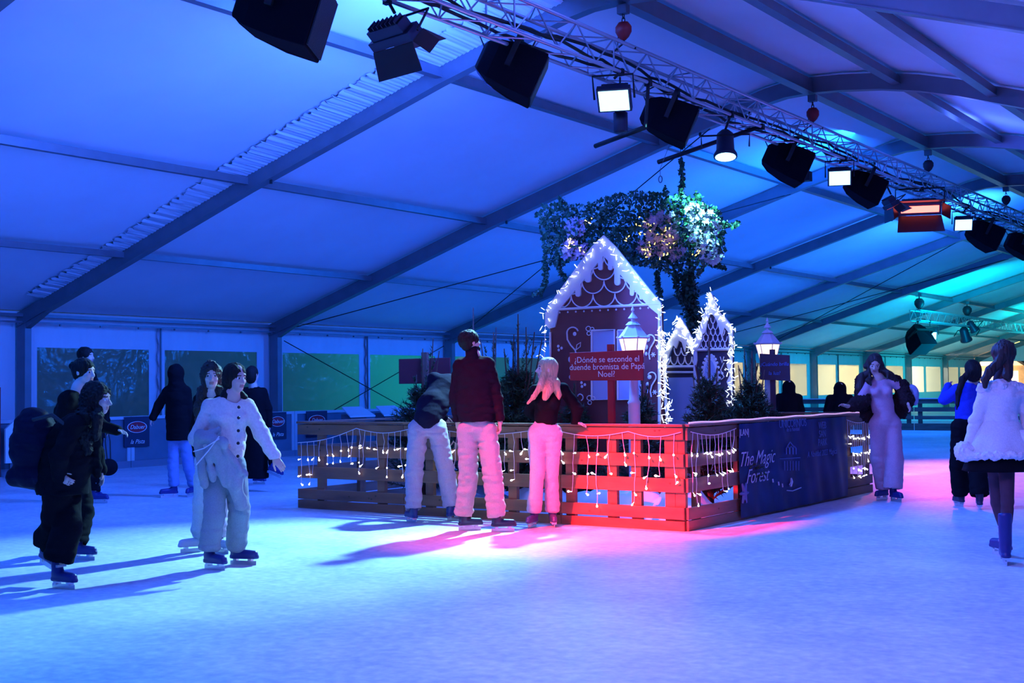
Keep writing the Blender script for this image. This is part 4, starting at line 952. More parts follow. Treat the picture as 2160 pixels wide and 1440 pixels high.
# ------------------------------------------------------------------ street lanterns
M_lampw = mat('lamp_white', (0.78, 0.76, 0.78), 0.45); M_glass = mat('lantern_glass', (1.0, 0.85, 0.65), 0.3, emit=(1.0, 0.70, 0.42), strength=1.7)
def lantern(c, top, label, s=1.0, power=26):
    r = thing('street_lantern', (c[0], c[1], 0), label, 'street lamp', 'street lanterns in the fenced forest')
    m = MB(); h = top-0.62*s
    m.lathe([(0.10, 0.02), (0.10, 0.12), (0.075, 0.16), (0.068, 0.3), (0.066, h-0.45), (0.075, h-0.43), (0.055, h-0.40), (0.045, h-0.1), (0.06, h-0.06), (0.11, h-0.02), (0.12, h)], (c[0], c[1], 0), 14); m.build('post', M_lampw, r, True)
    m = MB(); m.lathe([(0.085*s, 0), (0.155*s, 0.27*s)], (c[0], c[1], h+0.005), 6, ph=0.3); m.build('glass', M_glass, r)
    m = MB()
    for k in range(6):
        a = k*math.pi/3+0.3; m.tube([(c[0]+0.09*s*math.cos(a), c[1]+0.09*s*math.sin(a), h), (c[0]+0.16*s*math.cos(a), c[1]+0.16*s*math.sin(a), h+0.275*s)], 0.006*s, 4)
    m.lathe([(0.175*s, 0.27*s), (0.185*s, 0.285*s), (0.16*s, 0.30*s), (0.075*s, 0.41*s), (0.06*s, 0.425*s)], (c[0], c[1], h), 6, ph=0.3)
    m.lathe([(0.085*s, 0.425*s), (0.05*s, 0.46*s), (0.02*s, 0.47*s), (0.02*s, 0.49*s), (0.055*s, 0.50*s), (0.02*s, 0.55*s), (0.008*s, 0.57*s), (0.02*s, 0.59*s), (0.001, 0.64*s)], (c[0], c[1], h), 10)
    for k in range(6):
        a = k*math.pi/3+0.3; m.ball((c[0]+0.18*s*math.cos(a), c[1]+0.18*s*math.sin(a), h+0.29*s), 0.013*s, 5)
    m.build('lantern_roof', M_lampw, r)
    MB().box((c[0]-0.02, c[1]-0.02, h+0.0), (c[0]+0.02, c[1]+0.02, h+0.02)).build('lamp_holder', M_black, r)
    light('lantern_glow', 'POINT', (c[0], c[1], h+0.16*s), None, (1.0, 0.62, 0.32), power, radius=0.13*s)
p = at_v(1337, 800, 12.4); lantern((p[0], 12.4), float(at_v(1337, 648, 12.4)[2]), 'white street lantern in front of the tall gingerbread house')
p = at_v(1620, 760, 15.85); lantern((p[0], 15.85), float(at_v(1620, 672, 15.85)[2]), 'street lantern standing behind the small dark sign', 0.98)
# ------------------------------------------------------------------ fir trees
M_fir = mat('fir_needles', (0.018, 0.055, 0.022), 0.55); M_twig = mat('fir_twig', (0.10, 0.045, 0.03), 0.8)
def fir(x, y_top, v, w, leaders, label, seed, base=0.02, dense=1.0, top_foliage=None):
    g = np.random.default_rng(seed); c = at_v(x, 850, v); u = float(c[0]); top = float(at_v(x, y_top, v)[2]); fol = top_foliage or top-0.35
    r = thing('fir_tree', (u, v, 0), label, 'tree', 'small fir trees inside the fence')
    t = MB(); t.tube([(u, v, base), (u, v, fol*0.6), (u+0.02, v, top)], [0.045, 0.03, 0.006], 7)
    for lx, ly in leaders:
        q = at_v(lx, ly, v); t.tube([(u, v, fol*0.55), ((u+q[0])/2*1.0+(q[0]-u)*0.2, v, (fol*0.62+q[2])/2), (q[0], v+g.uniform(-0.1, 0.1), q[2])], [0.014, 0.011, 0.006], 5)
    n = MB(); K_ = int(230*dense); w *= 1.35
    for i in range(K_):
        t_ = g.uniform(0, 1)**0.8; z0 = base+0.1+(fol-0.15)*t_; L = w*(1.05-t_)*g.uniform(0.65, 1.05)+0.08; a = g.uniform(0, 2*math.pi)
        up = g.uniform(0.15, 0.9); d = np.array((math.cos(a), math.sin(a), up)); d /= np.linalg.norm(d)
        p0 = np.array((u, v, z0)); p1 = p0+d*L; t.tube([p0, p1], [0.008, 0.003], 4, cap=False)
        m_ = int(L*130)
        for j in range(m_):
            s = g.uniform(0.12, 1.05); p = p0+d*L*s; nd = d*0.9+g.normal(size=3)*0.75; nd /= np.linalg.norm(nd); ln = g.uniform(0.045, 0.085)
            sd = np.cross(nd, g.normal(size=3)); sd /= np.linalg.norm(sd)+1e-9
            n.add([p-sd*0.0065, p+nd*ln, p+sd*0.0065], [(0, 1, 2)])
    for lx, ly in leaders+[(x, y_top)]:
        q = at_v(lx, ly, v); p0 = np.array((u, v, fol*0.9))
        for j in range(60):
            s = g.uniform(0, 0.85); p = p0+(q-p0)*s; nd = np.array((g.normal()*0.6, g.normal()*0.6, 1.0)); nd /= np.linalg.norm(nd); sd = np.array((0.005, 0.003, 0)); n.add([p-sd, p+nd*0.05, p+sd], [(0, 1, 2)])
    t.build('branches', M_twig, r); tag(n.build('needles', M_fir, r), kind='stuff')
    return r
fir(1092, 662, 12.7, 0.72, [(1076, 705), (1118, 690), (1060, 735), (1128, 700), (1140, 715)], 'bushy fir tree between the tall man and the blonde woman', 31, top_foliage=1.62, dense=1.5)
fir(1040, 700, 13.1, 0.6, [(1020, 715), (1045, 690)], 'fir tree mostly hidden behind the tall man\'s back', 32, top_foliage=1.5)
fir(890, 735, 12.5, 0.55, [(915, 712), (925, 740), (870, 790)], 'fir tree behind the bending man below the sign back', 33, top_foliage=1.45, dense=1.4)
fir(998, 648, 14.0, 0.40, [(990, 700)], 'fir tree with a thin bare leader above the tall man\'s head', 34, top_foliage=1.5)
fir(1352, 790, 12.9, 0.34, [(1340, 810), (1370, 805)], 'low fir tree behind the white lantern post', 35, top_foliage=1.3)
fir(1212, 800, 13.15, 0.3, [(1205, 830)], 'low dark fir tree behind the blonde woman\'s arm', 38, top_foliage=1.25, dense=0.8)
fir(1495, 698, 12.9, 0.42, [(1472, 770), (1515, 775), (1455, 790)], 'fir tree in front of the oval window of the right house front', 36, top_foliage=1.5, dense=1.4)
fir(1585, 740, 14.4, 0.48, [(1567, 735), (1555, 770), (1600, 760), (1610, 780)], 'fir tree left of the small dark sign', 37, top_foliage=1.45, dense=1.5)
# artificial snow mounds on the enclosure floor
M_snow = mat('snow_fleece', (0.75, 0.76, 0.82), 0.9, noise=7.0, bump=0.5)
def mound(u, v, a, b_, h, label):
    n = 18; g = np.random.default_rng(int(u*-100)); m = MB(); vs_ = []
    for i in range(n+1):
        for j in range(n+1):
            x, y = -1+2*i/n, -1+2*j/n; rr = math.hypot(x, y); z = max(0.0, 1-rr**2)**0.8*(1+0.35*math.sin(x*5+u)*math.cos(y*6+v)); vs_.append((u+x*a, v+y*b_, 0.01+h*z))
    m.add(vs_, [(i*(n+1)+j, (i+1)*(n+1)+j, (i+1)*(n+1)+j+1, i*(n+1)+j+1) for i in range(n) for j in range(n)])
    return tag(m.build('snow_mound', M_snow, None, True), label, 'snow', 'fleece snow mounds inside the fence')
mound(-7.2, 12.4, 0.8, 0.5, 0.30, 'white fleece snow mound behind the red-lit fence panel')
mound(-6.35, 12.3, 0.35, 0.6, 0.33, 'white fleece snow mound just inside the fence corner')
mound(-6.5, 14.5, 0.4, 1.2, 0.35, 'white fleece snow mound behind the banner')
mound(-8.3, 12.5, 0.55, 0.5, 0.24, 'white fleece snow mound behind the blonde woman\'s legs')
mound(-9.8, 12.8, 0.9, 0.6, 0.22, 'white fleece snow mound behind the left front fence')
# ------------------------------------------------------------------ hanging garland of ivy and flowers
M_ivy = mat('ivy_leaf', (0.02, 0.09, 0.045), 0.45); M_flow = mat('pale_flower', (0.62, 0.45, 0.62), 0.6); M_flow_lit = mat('lit_flower', (0.85, 0.82, 0.85), 0.6)
M_warmb = mat('warm_fairy', (1, .8, .3), emit=(1.0, 0.72, 0.15), strength=3.0, sample=False)
GZ = 18.3
gc = at_z(1437, 420, GZ); r = thing('ivy_garland', tuple(gc), 'large hanging ring of ivy and pale flowers above the gingerbread house', 'garland')
def inpoly(x, y, P):
    c = False; n = len(P)
    for i in range(n):
        (x1, y1), (x2, y2) = P[i], P[(i+1) % n]
        if (y1 > y) != (y2 > y) and x < (x2-x1)*(y-y1)/(y2-y1)+x1: c = not c
    return c
POLY = [(1140, 432), (1180, 425), (1230, 432), (1290, 412), (1340, 402), (1400, 408), (1450, 412), (1490, 425), (1520, 445), (1532, 480), (1530, 530), (1515, 555), (1490, 560), (1475, 585), (1440, 590), (1415, 585), (1395, 570), (1350, 560), (1250, 545), (1210, 548), (1185, 560), (1160, 560), (1145, 530), (1138, 480)]
TRAILS = [[(1150, 540), (1152, 590), (1142, 615), (1125, 622)], [(1178, 545), (1182, 575), (1195, 590)], [(1385, 570), (1388, 600), (1392, 625)], [(1440, 580), (1450, 620), (1455, 665), (1460, 700)], [(1455, 580), (1462, 640), (1468, 680)], [(1437, 335), (1440, 370), (1438, 410)], [(1520, 470), (1545, 478), (1556, 470)], [(1500, 550), (1520, 562), (1530, 568)], [(1425, 580), (1430, 620), (1440, 640)], [(1140, 450), (1130, 455)], [(1180, 430), (1185, 418)], [(1475, 425), (1470, 408)], [(1400, 410), (1405, 395)]]
g = np.random.default_rng(99)
def leaf(mb, p, s):
    a = g.normal(size=3); a /= np.linalg.norm(a); b_ = np.cross(a, g.normal(size=3)); b_ /= np.linalg.norm(b_)+1e-9; n_ = np.cross(a, b_)
    mb.add([p-a*s*0.5, p-a*s*0.1+b_*s*0.45+n_*s*0.08, p+a*s*0.15+b_*s*0.2, p+a*s*0.6, p+a*s*0.15-b_*s*0.2, p-a*s*0.1-b_*s*0.45+n_*s*0.08], [(0, 1, 2, 3), (0, 3, 4, 5)])
lv = MB(); cnt = 0
while cnt < 5200:
    x, y = g.uniform(1130, 1540), g.uniform(398, 595)
    if not inpoly(x, y, POLY): continue
    leaf(lv, at_z(x, y, GZ+g.normal()*0.30), g.uniform(0.042, 0.085)); cnt += 1
for T_ in TRAILS:
    thick = 11 if len(T_) == 4 and T_[0][0] in (1440,) else 6
    if T_[0][0] in (1440, 1455): thick = 13
    for (xa, ya), (xb, yb) in zip(T_, T_[1:]):
        for _ in range(int(math.hypot(xb-xa, yb-ya)*(5 if thick > 8 else 2.6))):
            t = g.uniform(); leaf(lv, at_z(xa+(xb-xa)*t+g.normal()*thick*0.5, ya+(yb-ya)*t+g.normal()*thick*0.4, GZ+g.normal()*0.10), g.uniform(0.036, 0.078))
tag(lv.build('ivy_leaves', M_ivy, r), kind='stuff')
m = MB(); pts = [at_z(1335+185*math.cos(a), 480, GZ+0.12+0.08*math.sin(a)) for a in np.linspace(0, 2*math.pi, 25)]; m.tube(pts, 0.012, 6)
m.tube([at_z(1437, 420, GZ), at_z(1437, 332, GZ)], 0.014, 6); q = at_z(1437, 332, GZ); m.tube([q, (RU, q[1], TW0)], 0.006, 4); m.tube([at_z(1455, 470, GZ), at_z(1455, 690, GZ)], 0.02, 6)
m.build('frame', M_black, r)
def flowers(cx, cy, rx, ry, n, label, mt, zo=-0.25):
    m = MB()
    for _ in range(n):
        a, q = g.uniform(0, 6.28), math.sqrt(g.uniform()); p = at_z(cx+rx*q*math.cos(a), cy+ry*q*math.sin(a), GZ+zo+g.normal()*0.08); s = g.uniform(0.036, 0.066)
        nrm = -_fwd+g.normal(size=3)*0.5; nrm /= np.linalg.norm(nrm); e1 = np.cross(nrm, (0, 0, 1)); e1 /= np.linalg.norm(e1); e2 = np.cross(nrm, e1)
        for k in range(5):
            t0 = k*1.2566+g.uniform(0, .3); dd = e1*math.cos(t0)+e2*math.sin(t0); ss = e1*-math.sin(t0)+e2*math.cos(t0)
            m.add([p, p+dd*s*0.6+ss*s*0.35+nrm*0.01, p+dd*s+nrm*0.02, p+dd*s*0.6-ss*s*0.35+nrm*0.01], [(0, 1, 2, 3)])
    o = m.build('flower_cluster', mt, r); return o
flowers(1212, 482, 20, 20, 34, '', M_flow); flowers(1210, 528, 26, 22, 44, '', M_flow); flowers(1395, 480, 40, 34, 75, '', M_flow); flowers(1415, 520, 34, 26, 50, '', M_flow); flowers(1370, 520, 22, 20, 26, '', M_flow)
flowers(1485, 485, 32, 42, 95, '', M_flow_lit); flowers(1500, 535, 26, 20, 36, '', M_flow_lit); flowers(1470, 445, 24, 20, 26, '', M_flow_lit)  # right clusters: lamplight put into the colour as a whiter flower material
m = MB(); nb_ = 0
for cx, cy, rx, ry, n in ((1204, 512, 12, 12, 12), (1228, 523, 8, 8, 5), (1245, 470, 8, 4, 4), (1362, 470, 16, 22, 12), (1405, 500, 22, 26, 20), (1368, 522, 14, 14, 12), (1465, 532, 12, 8, 6), (1318, 510, 6, 10, 3), (1395, 540, 18, 6, 5)):
    for _ in range(n):
        bulb(r, at_z(cx+g.normal()*rx*0.6, cy+g.normal()*ry*0.6, GZ-0.42), g.normal(size=3), 0.85, None).name = 'fairy_bulb'
wm = BULB.copy(); wm.materials.clear(); wm.materials.append(M_warmb)
for o in r.children:
    if o.name.startswith('fairy_bulb'): o.data = wm
light('garland_spot', 'SPOT', (-8.2, 14.9, 5.1), tuple(at_z(1500, 490, GZ)), (0.22, 0.88, 1.0), 2600, spot=25, blend=0.6, radius=0.08)
light('house_spot', 'SPOT', tuple(at_u(1296, 215, RU+0.35)), tuple(at_v(1480, 700, 14.7)), (0.2, 0.5, 1.0), 60, spot=30, blend=0.6, radius=0.08)
# ------------------------------------------------------------------ people
_tow = np.array([-_fwd[0], -_fwd[1], 0.0]); _tow /= np.linalg.norm(_tow)
def cdir(a, p=0.0):
    """direction in the plane of the ground: 0 towards the viewer's side, 90 to the right, 180 away; p = upward tilt"""
    a, p = R(a), R(p); return (_tow*math.cos(a)+_r0*math.sin(a))*math.cos(p)+np.array((0, 0, math.sin(p)))
def unit(v): v = np.array(v, float); return v/(np.linalg.norm(v)+1e-9)
M_sk = mat('skin', (0.66, 0.44, 0.35), 0.5, noise=40.0, var=0.04); M_skl = mat('skin_light', (0.78, 0.58, 0.50), 0.5)
M_lip = mat('lips', (0.42, 0.2, 0.18), 0.45); M_eye = mat('eye_dark', (0.03, 0.02, 0.02), 0.25); M_brow = mat('eyebrow', (0.07, 0.04, 0.03), 0.8)
M_eyew = mat('eye_white', (0.8, 0.8, 0.8), 0.3)
def head_prims(c, M, s=1.0, k=0.012, fem=False):
    f = lambda p: c+M @ (np.array(p)*s); r = lambda *v: tuple(x*s for x in v)
    j = 0.9 if fem else 1.0
    P = [S('ell', f((0, -0.012, 0.035)), r(0.075, 0.095, 0.085), M, k=k),
         S('ell', f((0, 0.022, -0.03)), r(0.062*j, 0.068, 0.078), M, k=0.02),
         S('ell', f((0, 0.05, -0.082)), r(0.034*j, 0.030, 0.026), M, k=0.02),
         S('seg', f((-0.030, 0.070, 0.030)), f((0.030, 0.070, 0.030)), 0.014*s, 0.014*s, k=0.012),
         S('ell', f((0.036, 0.062, -0.022)), r(0.020, 0.020, 0.018), M, k=0.015),
         S('ell', f((-0.036, 0.062, -0.022)), r(0.020, 0.020, 0.018), M, k=0.015),
         S('ell', f((0.030, 0.094, 0.006)), r(0.017, 0.014, 0.011), M, op='s', k=0.010),
         S('ell', f((-0.030, 0.094, 0.006)), r(0.017, 0.014, 0.011), M, op='s', k=0.010),
         S('ell', f((0.030, 0.076, 0.005)), r(0.013, 0.011, 0.009), M, k=0.003),
         S('ell', f((-0.030, 0.076, 0.005)), r(0.013, 0.011, 0.009), M, k=0.003),
         S('seg', f((0, 0.084, 0.012)), f((0, 0.106, -0.026)), 0.008*s, 0.0115*s, k=0.008),
         S('seg', f((-0.012, 0.094, -0.030)), f((0.012, 0.094, -0.030)), 0.0075*s, 0.0075*s, k=0.006),
         S('seg', f((-0.016, 0.084, -0.052)), f((0.016, 0.084, -0.052)), 0.0065*s, 0.0065*s, k=0.005),
         S('seg', f((-0.013, 0.082, -0.063)), f((0.013, 0.082, -0.063)), 0.0075*s, 0.0075*s, k=0.005)]
    for g in (-1, 1):
        P += [S('ell', f((g*0.075, -0.006, -0.004)), r(0.009, 0.017, 0.027), M, k=0.006)]
    return P
def face_mats(c, M, s):
    def f(ctr):
        q = ((ctr-c) @ M)/s; x, y, z = q.T; out_ = np.zeros(len(q), np.int32); ax = np.abs(x)
        front = (y > 0.045) & (z > -0.13) & (z < 0.12)
        out_[front & (ax < 0.021) & (z < -0.046) & (z > -0.071) & (y > 0.076)] = 1
        out_[front & (np.abs(ax-0.030) < 0.013) & (np.abs(z-0.005) < 0.006)] = 4
        out_[front & (np.abs(ax-0.030) < 0.0065) & (np.abs(z-0.005) < 0.0075)] = 2
        out_[front & (np.abs(ax-0.031) < 0.018) & (np.abs(z-0.029+ax*0.08) < 0.0045)] = 3
        return out_
    return f
def hand_prims(w, d, n, side, curl=0.5, s=1.0, spread=0.0):
    """w wrist, d towards the fingertips, n out of the palm, side: thumb's direction"""
    d = unit(d); n = unit(n-d*(n @ d)); sd = unit(np.cross(d, n)); sd = sd if sd @ np.array(side) > 0 else -sd
    A = np.stack([d, sd, n], 1); P = [S('box', w+d*0.046*s, (0.048*s, 0.038*s, 0.014*s), A, 0.012*s, k=0.018), S('ell', w+d*0.03*s+sd*0.025*s+n*0.01*s, (0.03*s, 0.02*s, 0.016*s), A, k=0.012)]
    for i, (o, L, r) in enumerate(((0.029, 0.072, 0.0088), (0.0095, 0.080, 0.009), (-0.0105, 0.074, 0.0087), (-0.030, 0.058, 0.0077))):
        p = w+(d*0.086+sd*o)*s; a = 0.0; dd = unit(d+sd*spread*(1.5-i)*0.12)
        for q, fr in enumerate((0.45, 0.31, 0.24)):
            a += curl*(0.55, 0.75, 0.6)[q]*(1+0.08*i); nd = unit(dd*math.cos(a)+n*math.sin(a)); e = p+nd*L*fr*s
            P.append(S('seg', p, e, r*s*(1-0.08*q), r*s*(0.94-0.1*q), k=0.004)); p = e
    p = w+(d*0.020+sd*0.030)*s; a1 = unit(d*0.72+sd*0.62+n*0.30); e = p+a1*0.042*s; a2 = unit(d*0.9+sd*0.25+n*(0.25+curl*0.4)); e2 = e+a2*0.030*s; e3 = e2+unit(a2+n*curl*0.4)*0.026*s
    return P+[S('seg', p, e, 0.013*s, 0.0105*s, k=0.010), S('seg', e, e2, 0.0105*s, 0.0095*s, k=0.004), S('seg', e2, e3, 0.0095*s, 0.008*s, k=0.004)]
def cloth_disp(amp, sc=(9, 9, 16), seed=0.0, amp2=None):
    a2 = amp*0.45 if amp2 is None else amp2
    def f(P):
        q = P+seed; n1 = vnoise(q*np.array(sc, np.float32)); n2 = vnoise(q*np.array(sc, np.float32)*2.3+7.0)
        return amp*(1-2*np.abs(n1))*0.7+a2*n2
    return f
def hair_disp(amp, sc=(110, 110, 9), seed=0.0, big=0.006):
    def f(P): return amp*vnoise((P+seed)*np.array(sc, np.float32))+big*vnoise((P+seed)*np.array((22, 22, 10), np.float32))
    return f
M_boot = mat('skate_blue_plastic', (0.015, 0.02, 0.16), 0.4); M_bootb = mat('skate_dark_plastic', (0.02, 0.02, 0.06), 0.4); M_bootw = mat('skate_white', (0.75, 0.76, 0.8), 0.45); M_steel = mat('blade_steel', (0.75, 0.77, 0.8), 0.25, 0.9)
M_strap = mat('skate_strap', (0.5, 0.5, 0.55), 0.5)
def skate(root, F, ang, tall=0.20, m=M_boot, h=0.007, pitch=0.0, s=1.0):
    d = cdir(ang); up = np.array((0, 0, 1.0))
    if pitch: d = unit(d*math.cos(R(pitch))+up*math.sin(R(pitch))); 
    sd = unit(np.cross(d, up)); upv = unit(np.cross(sd, d)); b0 = np.array(F, float)+upv*0.072*s
    hl, tl = b0-d*0.085*s+upv*0.045*s, b0+d*0.125*s+upv*0.035*s
    ank = hl+upv*0.05*s+d*0.015*s
    P = [S('seg', hl, tl, 0.044*s, 0.038*s, flat=(sd, 0.95), k=0.02), S('seg', ank, ank+upv*tall*s-d*0.01, 0.050*s, 0.056*s, k=0.03), S('seg', b0-d*0.10*s+upv*0.006, b0+d*0.14*s+upv*0.006, 0.040*s, 0.034*s, k=0.004), S('pln', b0-upv*0.008, -upv, op='x'), S('seg', ank+upv*(tall+0.05)*s, ank+upv*(tall+0.07)*s, 0.05, 0.05, op='s', k=0.01)]
    o = sdf_obj('skate', P, h, m, root)
    q = MB()
    for t in (0.02, 0.055, 0.09): c = ank+upv*(0.0+t*1.6)*s+d*(0.045)*s; q.bar(c-sd*0.05*s, c+sd*0.05*s, 0.018, 0.018)
    q.build('strap', M_strap, o)
    q = MB(); f0 = np.array(F, float)
    q.bar(f0-d*0.135*s+upv*0.018, f0+d*0.145*s+upv*0.018, 0.005, 0.034, upv)
    for t in (-0.075, 0.085): q.bar(f0+d*t*s+upv*0.03, f0+d*t*s+upv*0.072*s, 0.05, 0.03, d)
    q.bar(f0-d*0.10*s+upv*0.058, f0+d*0.13*s+upv*0.058, 0.05, 0.012, upv)
    q.build('blade', M_steel, o)
    return hl+upv*0.10*s+d*0.015*s
def person(J, label, fem=True, skin=None, hs=1.0, h=0.007, build_body=True, top=None, legs=None, hair=None, boots=None, extra=None, name='person'):
    """J: picture positions of the joints, each with an offset in depth. Feet stand on the ice."""
    feet = []
    for k in ('fL', 'fR'):
        f = J[k]; feet.append(at_w(f[0], f[1], 0.0) if len(f) < 4 else at_z(f[0], f[1], f[3]))
    z0 = J.get('z') or (depth(feet[0])+depth(feet[1]))/2
    if J.get('z') is None: pass
    pt = lambda k: at_z(J[k][0], J[k][1], z0+(J[k][2] if len(J[k]) > 2 else 0.0))
    root = thing(name, tuple(float(x) for x in ((feet[0]+feet[1])/2)*np.array((1, 1, 0))), label, 'person')
    bt_ = boots or {}
    ank = []
    for f, F in zip(('fL', 'fR'), feet):
        ank.append(skate(root, F, J[f][2], bt_.get('tall', 0.13), bt_.get('m', M_boot), h, pitch=(J[f][4] if len(J[f]) > 4 else 0.0), s=bt_.get('s', 0.84)))
    hipL, hipR, pel, wai, che, nek = [pt(k) for k in ('hipL', 'hipR', 'pel', 'waist', 'chest', 'neck')]
    shL, shR, elL, elR, wrL, wrR = [pt(k) for k in ('shL', 'shR', 'elL', 'elR', 'wrL', 'wrR')]
    kz = lambda k, hp, a: at_z(J[k][0], J[k][1], (depth(hp)+depth(a))/2+(J[k][2] if len(J[k]) > 2 else 0.0))
    knL, knR = kz('knL', hipL, ank[0]), kz('knR', hipR, ank[1])
    n = cdir(J.get('tf', 0)); fa = J.get('face', (0, 0)); hd = pt('head')
    y = cdir(fa[0], fa[1]); x = unit(np.cross(y, (0, 0, 1))); roll = R(fa[2]) if len(fa) > 2 else 0.0
    z = np.cross(x, y); x, z = x*math.cos(roll)+z*math.sin(roll), z*math.cos(roll)-x*math.sin(roll); M = np.stack([x, y, z], 1)
    # ---- the body: one continuous surface
    P = head_prims(hd, M, hs, fem=fem)
    w_ = 0.92 if fem else 1.05
    P += [S('seg', hd+M @ np.array((0, -0.018, -0.05))*hs, nek, 0.050 if not fem else 0.041, 0.058 if not fem else 0.047, k=0.03), S('seg', nek, che, 0.07, 0.10*w_, flat=(n, 0.75), k=0.04), S('seg', che, wai, 0.105*w_, 0.095*w_, flat=(n, 0.72), k=0.04), S('seg', wai, pel, 0.095*w_, 0.11, flat=(n, 0.8), k=0.04),
          S('seg', shL, shR, 0.045*w_, 0.045*w_, k=0.04), S('seg', shL, elL, 0.042*w_, 0.034*w_, k=0.02), S('seg', elL, wrL, 0.034*w_, 0.024*w_, k=0.012), S('seg', shR, elR, 0.042*w_, 0.034*w_, k=0.02), S('seg', elR, wrR, 0.034*w_, 0.024*w_, k=0.012),
          S('seg', hipL, knL, 0.072, 0.050, k=0.03), S('seg', knL, ank[0]+(0, 0, -0.04), 0.048, 0.034, k=0.015), S('seg', hipR, knR, 0.072, 0.050, k=0.03), S('seg', knR, ank[1]+(0, 0, -0.04), 0.048, 0.034, k=0.015)]
    calf = 0.5
    for kn, an in ((knL, ank[0]), (knR, ank[1])): P.append(S('seg', kn+(an-kn)*0.2-n*0.012, kn+(an-kn)*0.5-n*0.008, 0.045, 0.040, k=0.02))
    hw = 0.88*w_
    for k, wr, el in (('hL', wrL, elL), ('hR', wrR, elR)):
        H_ = J.get(k) or {}; d = unit(H_['d']) if 'd' in H_ else unit(wr-el); nn = H_.get('n', -n if False else unit(pel-wr)+1e-3); sdv = H_.get('side', n)
        P += hand_prims(wr, d, np.array(nn, float), np.array(sdv, float), H_.get('curl', 0.45), hw)
    sk = skin or M_sk
    body = sdf_obj('body', P, h, [sk, M_lip, M_eye, M_brow, M_eyew], root, matf=face_mats(hd, M, hs), relax=1)
    # ---- upper garment
    tp = dict(o=0.02, w=1.0, hem=None, m=M_blackp, sleeve=(0.062, 0.052, 0.045), name='jacket', disp=0.006, chest=0.135, waist=0.12, hip=0.135, cuff=0.0, neck=0.0); tp.update(top or {})
    so = tp['sleeve']; fl = tp.get('flat', 0.72); sc = tp['w']
    hemz = at_z(J['pel'][0], tp['hem'], z0)[2] if tp['hem'] else pel[2]
    low = np.array((pel[0], pel[1], min(pel[2], hemz)-0.02)) if tp.get('drop', True) else pel
    Q = [S('seg', che+(nek-che)*0.35, che, tp['chest']*0.78*sc, tp['chest']*sc, flat=(n, fl), k=0.05), S('seg', che, wai, tp['chest']*sc, tp['waist']*sc, flat=(n, fl), k=0.05), S('seg', wai, low, tp['waist']*sc, tp['hip']*sc, flat=(n, fl+0.06), k=0.05),
         S('seg', shL, shR, so[0], so[0], k=0.05), S('seg', shL, elL, so[0], so[1], k=0.025), S('seg', shR, elR, so[0], so[1], k=0.025),
         S('seg', elL, wrL-(wrL-elL)*tp['cuff'], so[1], so[2], k=0.02), S('seg', elR, wrR-(wrR-elR)*tp['cuff'], so[1], so[2], k=0.02)]
    if tp['neck']: Q.append(S('seg', nek-(0, 0, 0.02), nek+unit(hd-nek)*tp['neck'], 0.076, 0.074, k=0.02))
    if tp.get('bust'):
        for g in (-1, 1): Q.append(S('ell', che+n*0.075+np.cross(n, (0, 0, 1))*g*0.065-(0, 0, 0.02), (0.06, 0.06, 0.06), k=0.04))
    for e in tp.get('extra', ()): Q.append(e(locals()))
    if tp.get('drop', True) and tp['hem']: Q.append(S('pln', (0, 0, hemz), (0, 0, -1.0), op='x'))
    if not tp['neck']: Q.append(S('seg', nek+unit(hd-nek)*0.0, nek+unit(hd-nek)*0.2, 0.068, 0.085, op='s', k=0.01))
    garment = sdf_obj(tp['name'], Q, h, tp['m'], root, disp=cloth_disp(tp['disp'], seed=z0*3+J['head'][0]), dmax=0.02)
    # ---- trousers
    if legs is not False:
        lg = dict(th=0.095, kn=0.078, hem=0.082, m=M_blackp, end=1.0, disp=0.008, name='trousers', hipr=0.115); lg.update(legs or {})
        T = [S('seg', wai+(pel-wai)*0.55, pel, lg['hipr']*0.92, lg['hipr'], flat=(n, 0.85), k=0.04), S('seg', hipL, hipR, lg['hipr']*0.82, lg['hipr']*0.82, flat=(n, 0.95), k=0.04)]
        for hp, kn, an in ((hipL, knL, ank[0]), (hipR, knR, ank[1])):
            e = kn+(an-kn)*lg['end']; T += [S('seg', hp, kn, lg['th'], lg['kn'], k=0.018), S('seg', kn, e, lg['kn'], lg['hem'], k=0.02)]
        def td(P_, f0=cloth_disp(lg['disp'], sc=(8, 8, 15), seed=J['head'][1]*1.7)):
            zz = np.clip((0.42-P_[:, 2])/0.35, 0, 1); return f0(P_)+lg.get('bunch', 0.005)*zz*np.sin(P_[:, 2]*95+3*vnoise(P_*7))*0.6
        for an, kn in ((ank[0], knL), (ank[1], knR)):
            e = kn+(an-kn)*lg['end']; dn = unit(an-kn); T.append(S('seg', e+dn*(0.07+lg['hem']*0.5), e+dn*0.25, lg['hem']*1.2, lg['hem']*1.5, op='s', k=0.006))
        sdf_obj(lg['name'], T, h, lg['m'], root, disp=td, dmax=0.02)
    # ---- hair
    if hair:
        f = lambda *p: hd+M @ (np.array(p)*hs); hk = hair.get('vol', 1.0)
        Hh = [S('ell', f(0, -0.020, 0.036), (0.086*hs*hk, 0.104*hs*hk, 0.092*hs*hk), M, k=0.01)]
        if hair.get('long'):
            Hh += [S('ell', f(0, -0.045, -0.03), (0.085*hs*hk, 0.075*hs*hk, 0.10*hs*hk), M, k=0.03)]
        else: Hh += [S('ell', f(0, -0.052, -0.025), (0.066*hs, 0.050*hs, 0.055*hs), M, k=0.02)]
        if hair.get('bun'): Hh.append(S('ell', f(*hair['bun']), (0.045, 0.045, 0.042), M, k=0.01))
        if not hair.get('long'): Hh += [S('ell', f(0, 0.055, -0.115), (0.10, 0.085, 0.075), M, op='s', k=0.02)]
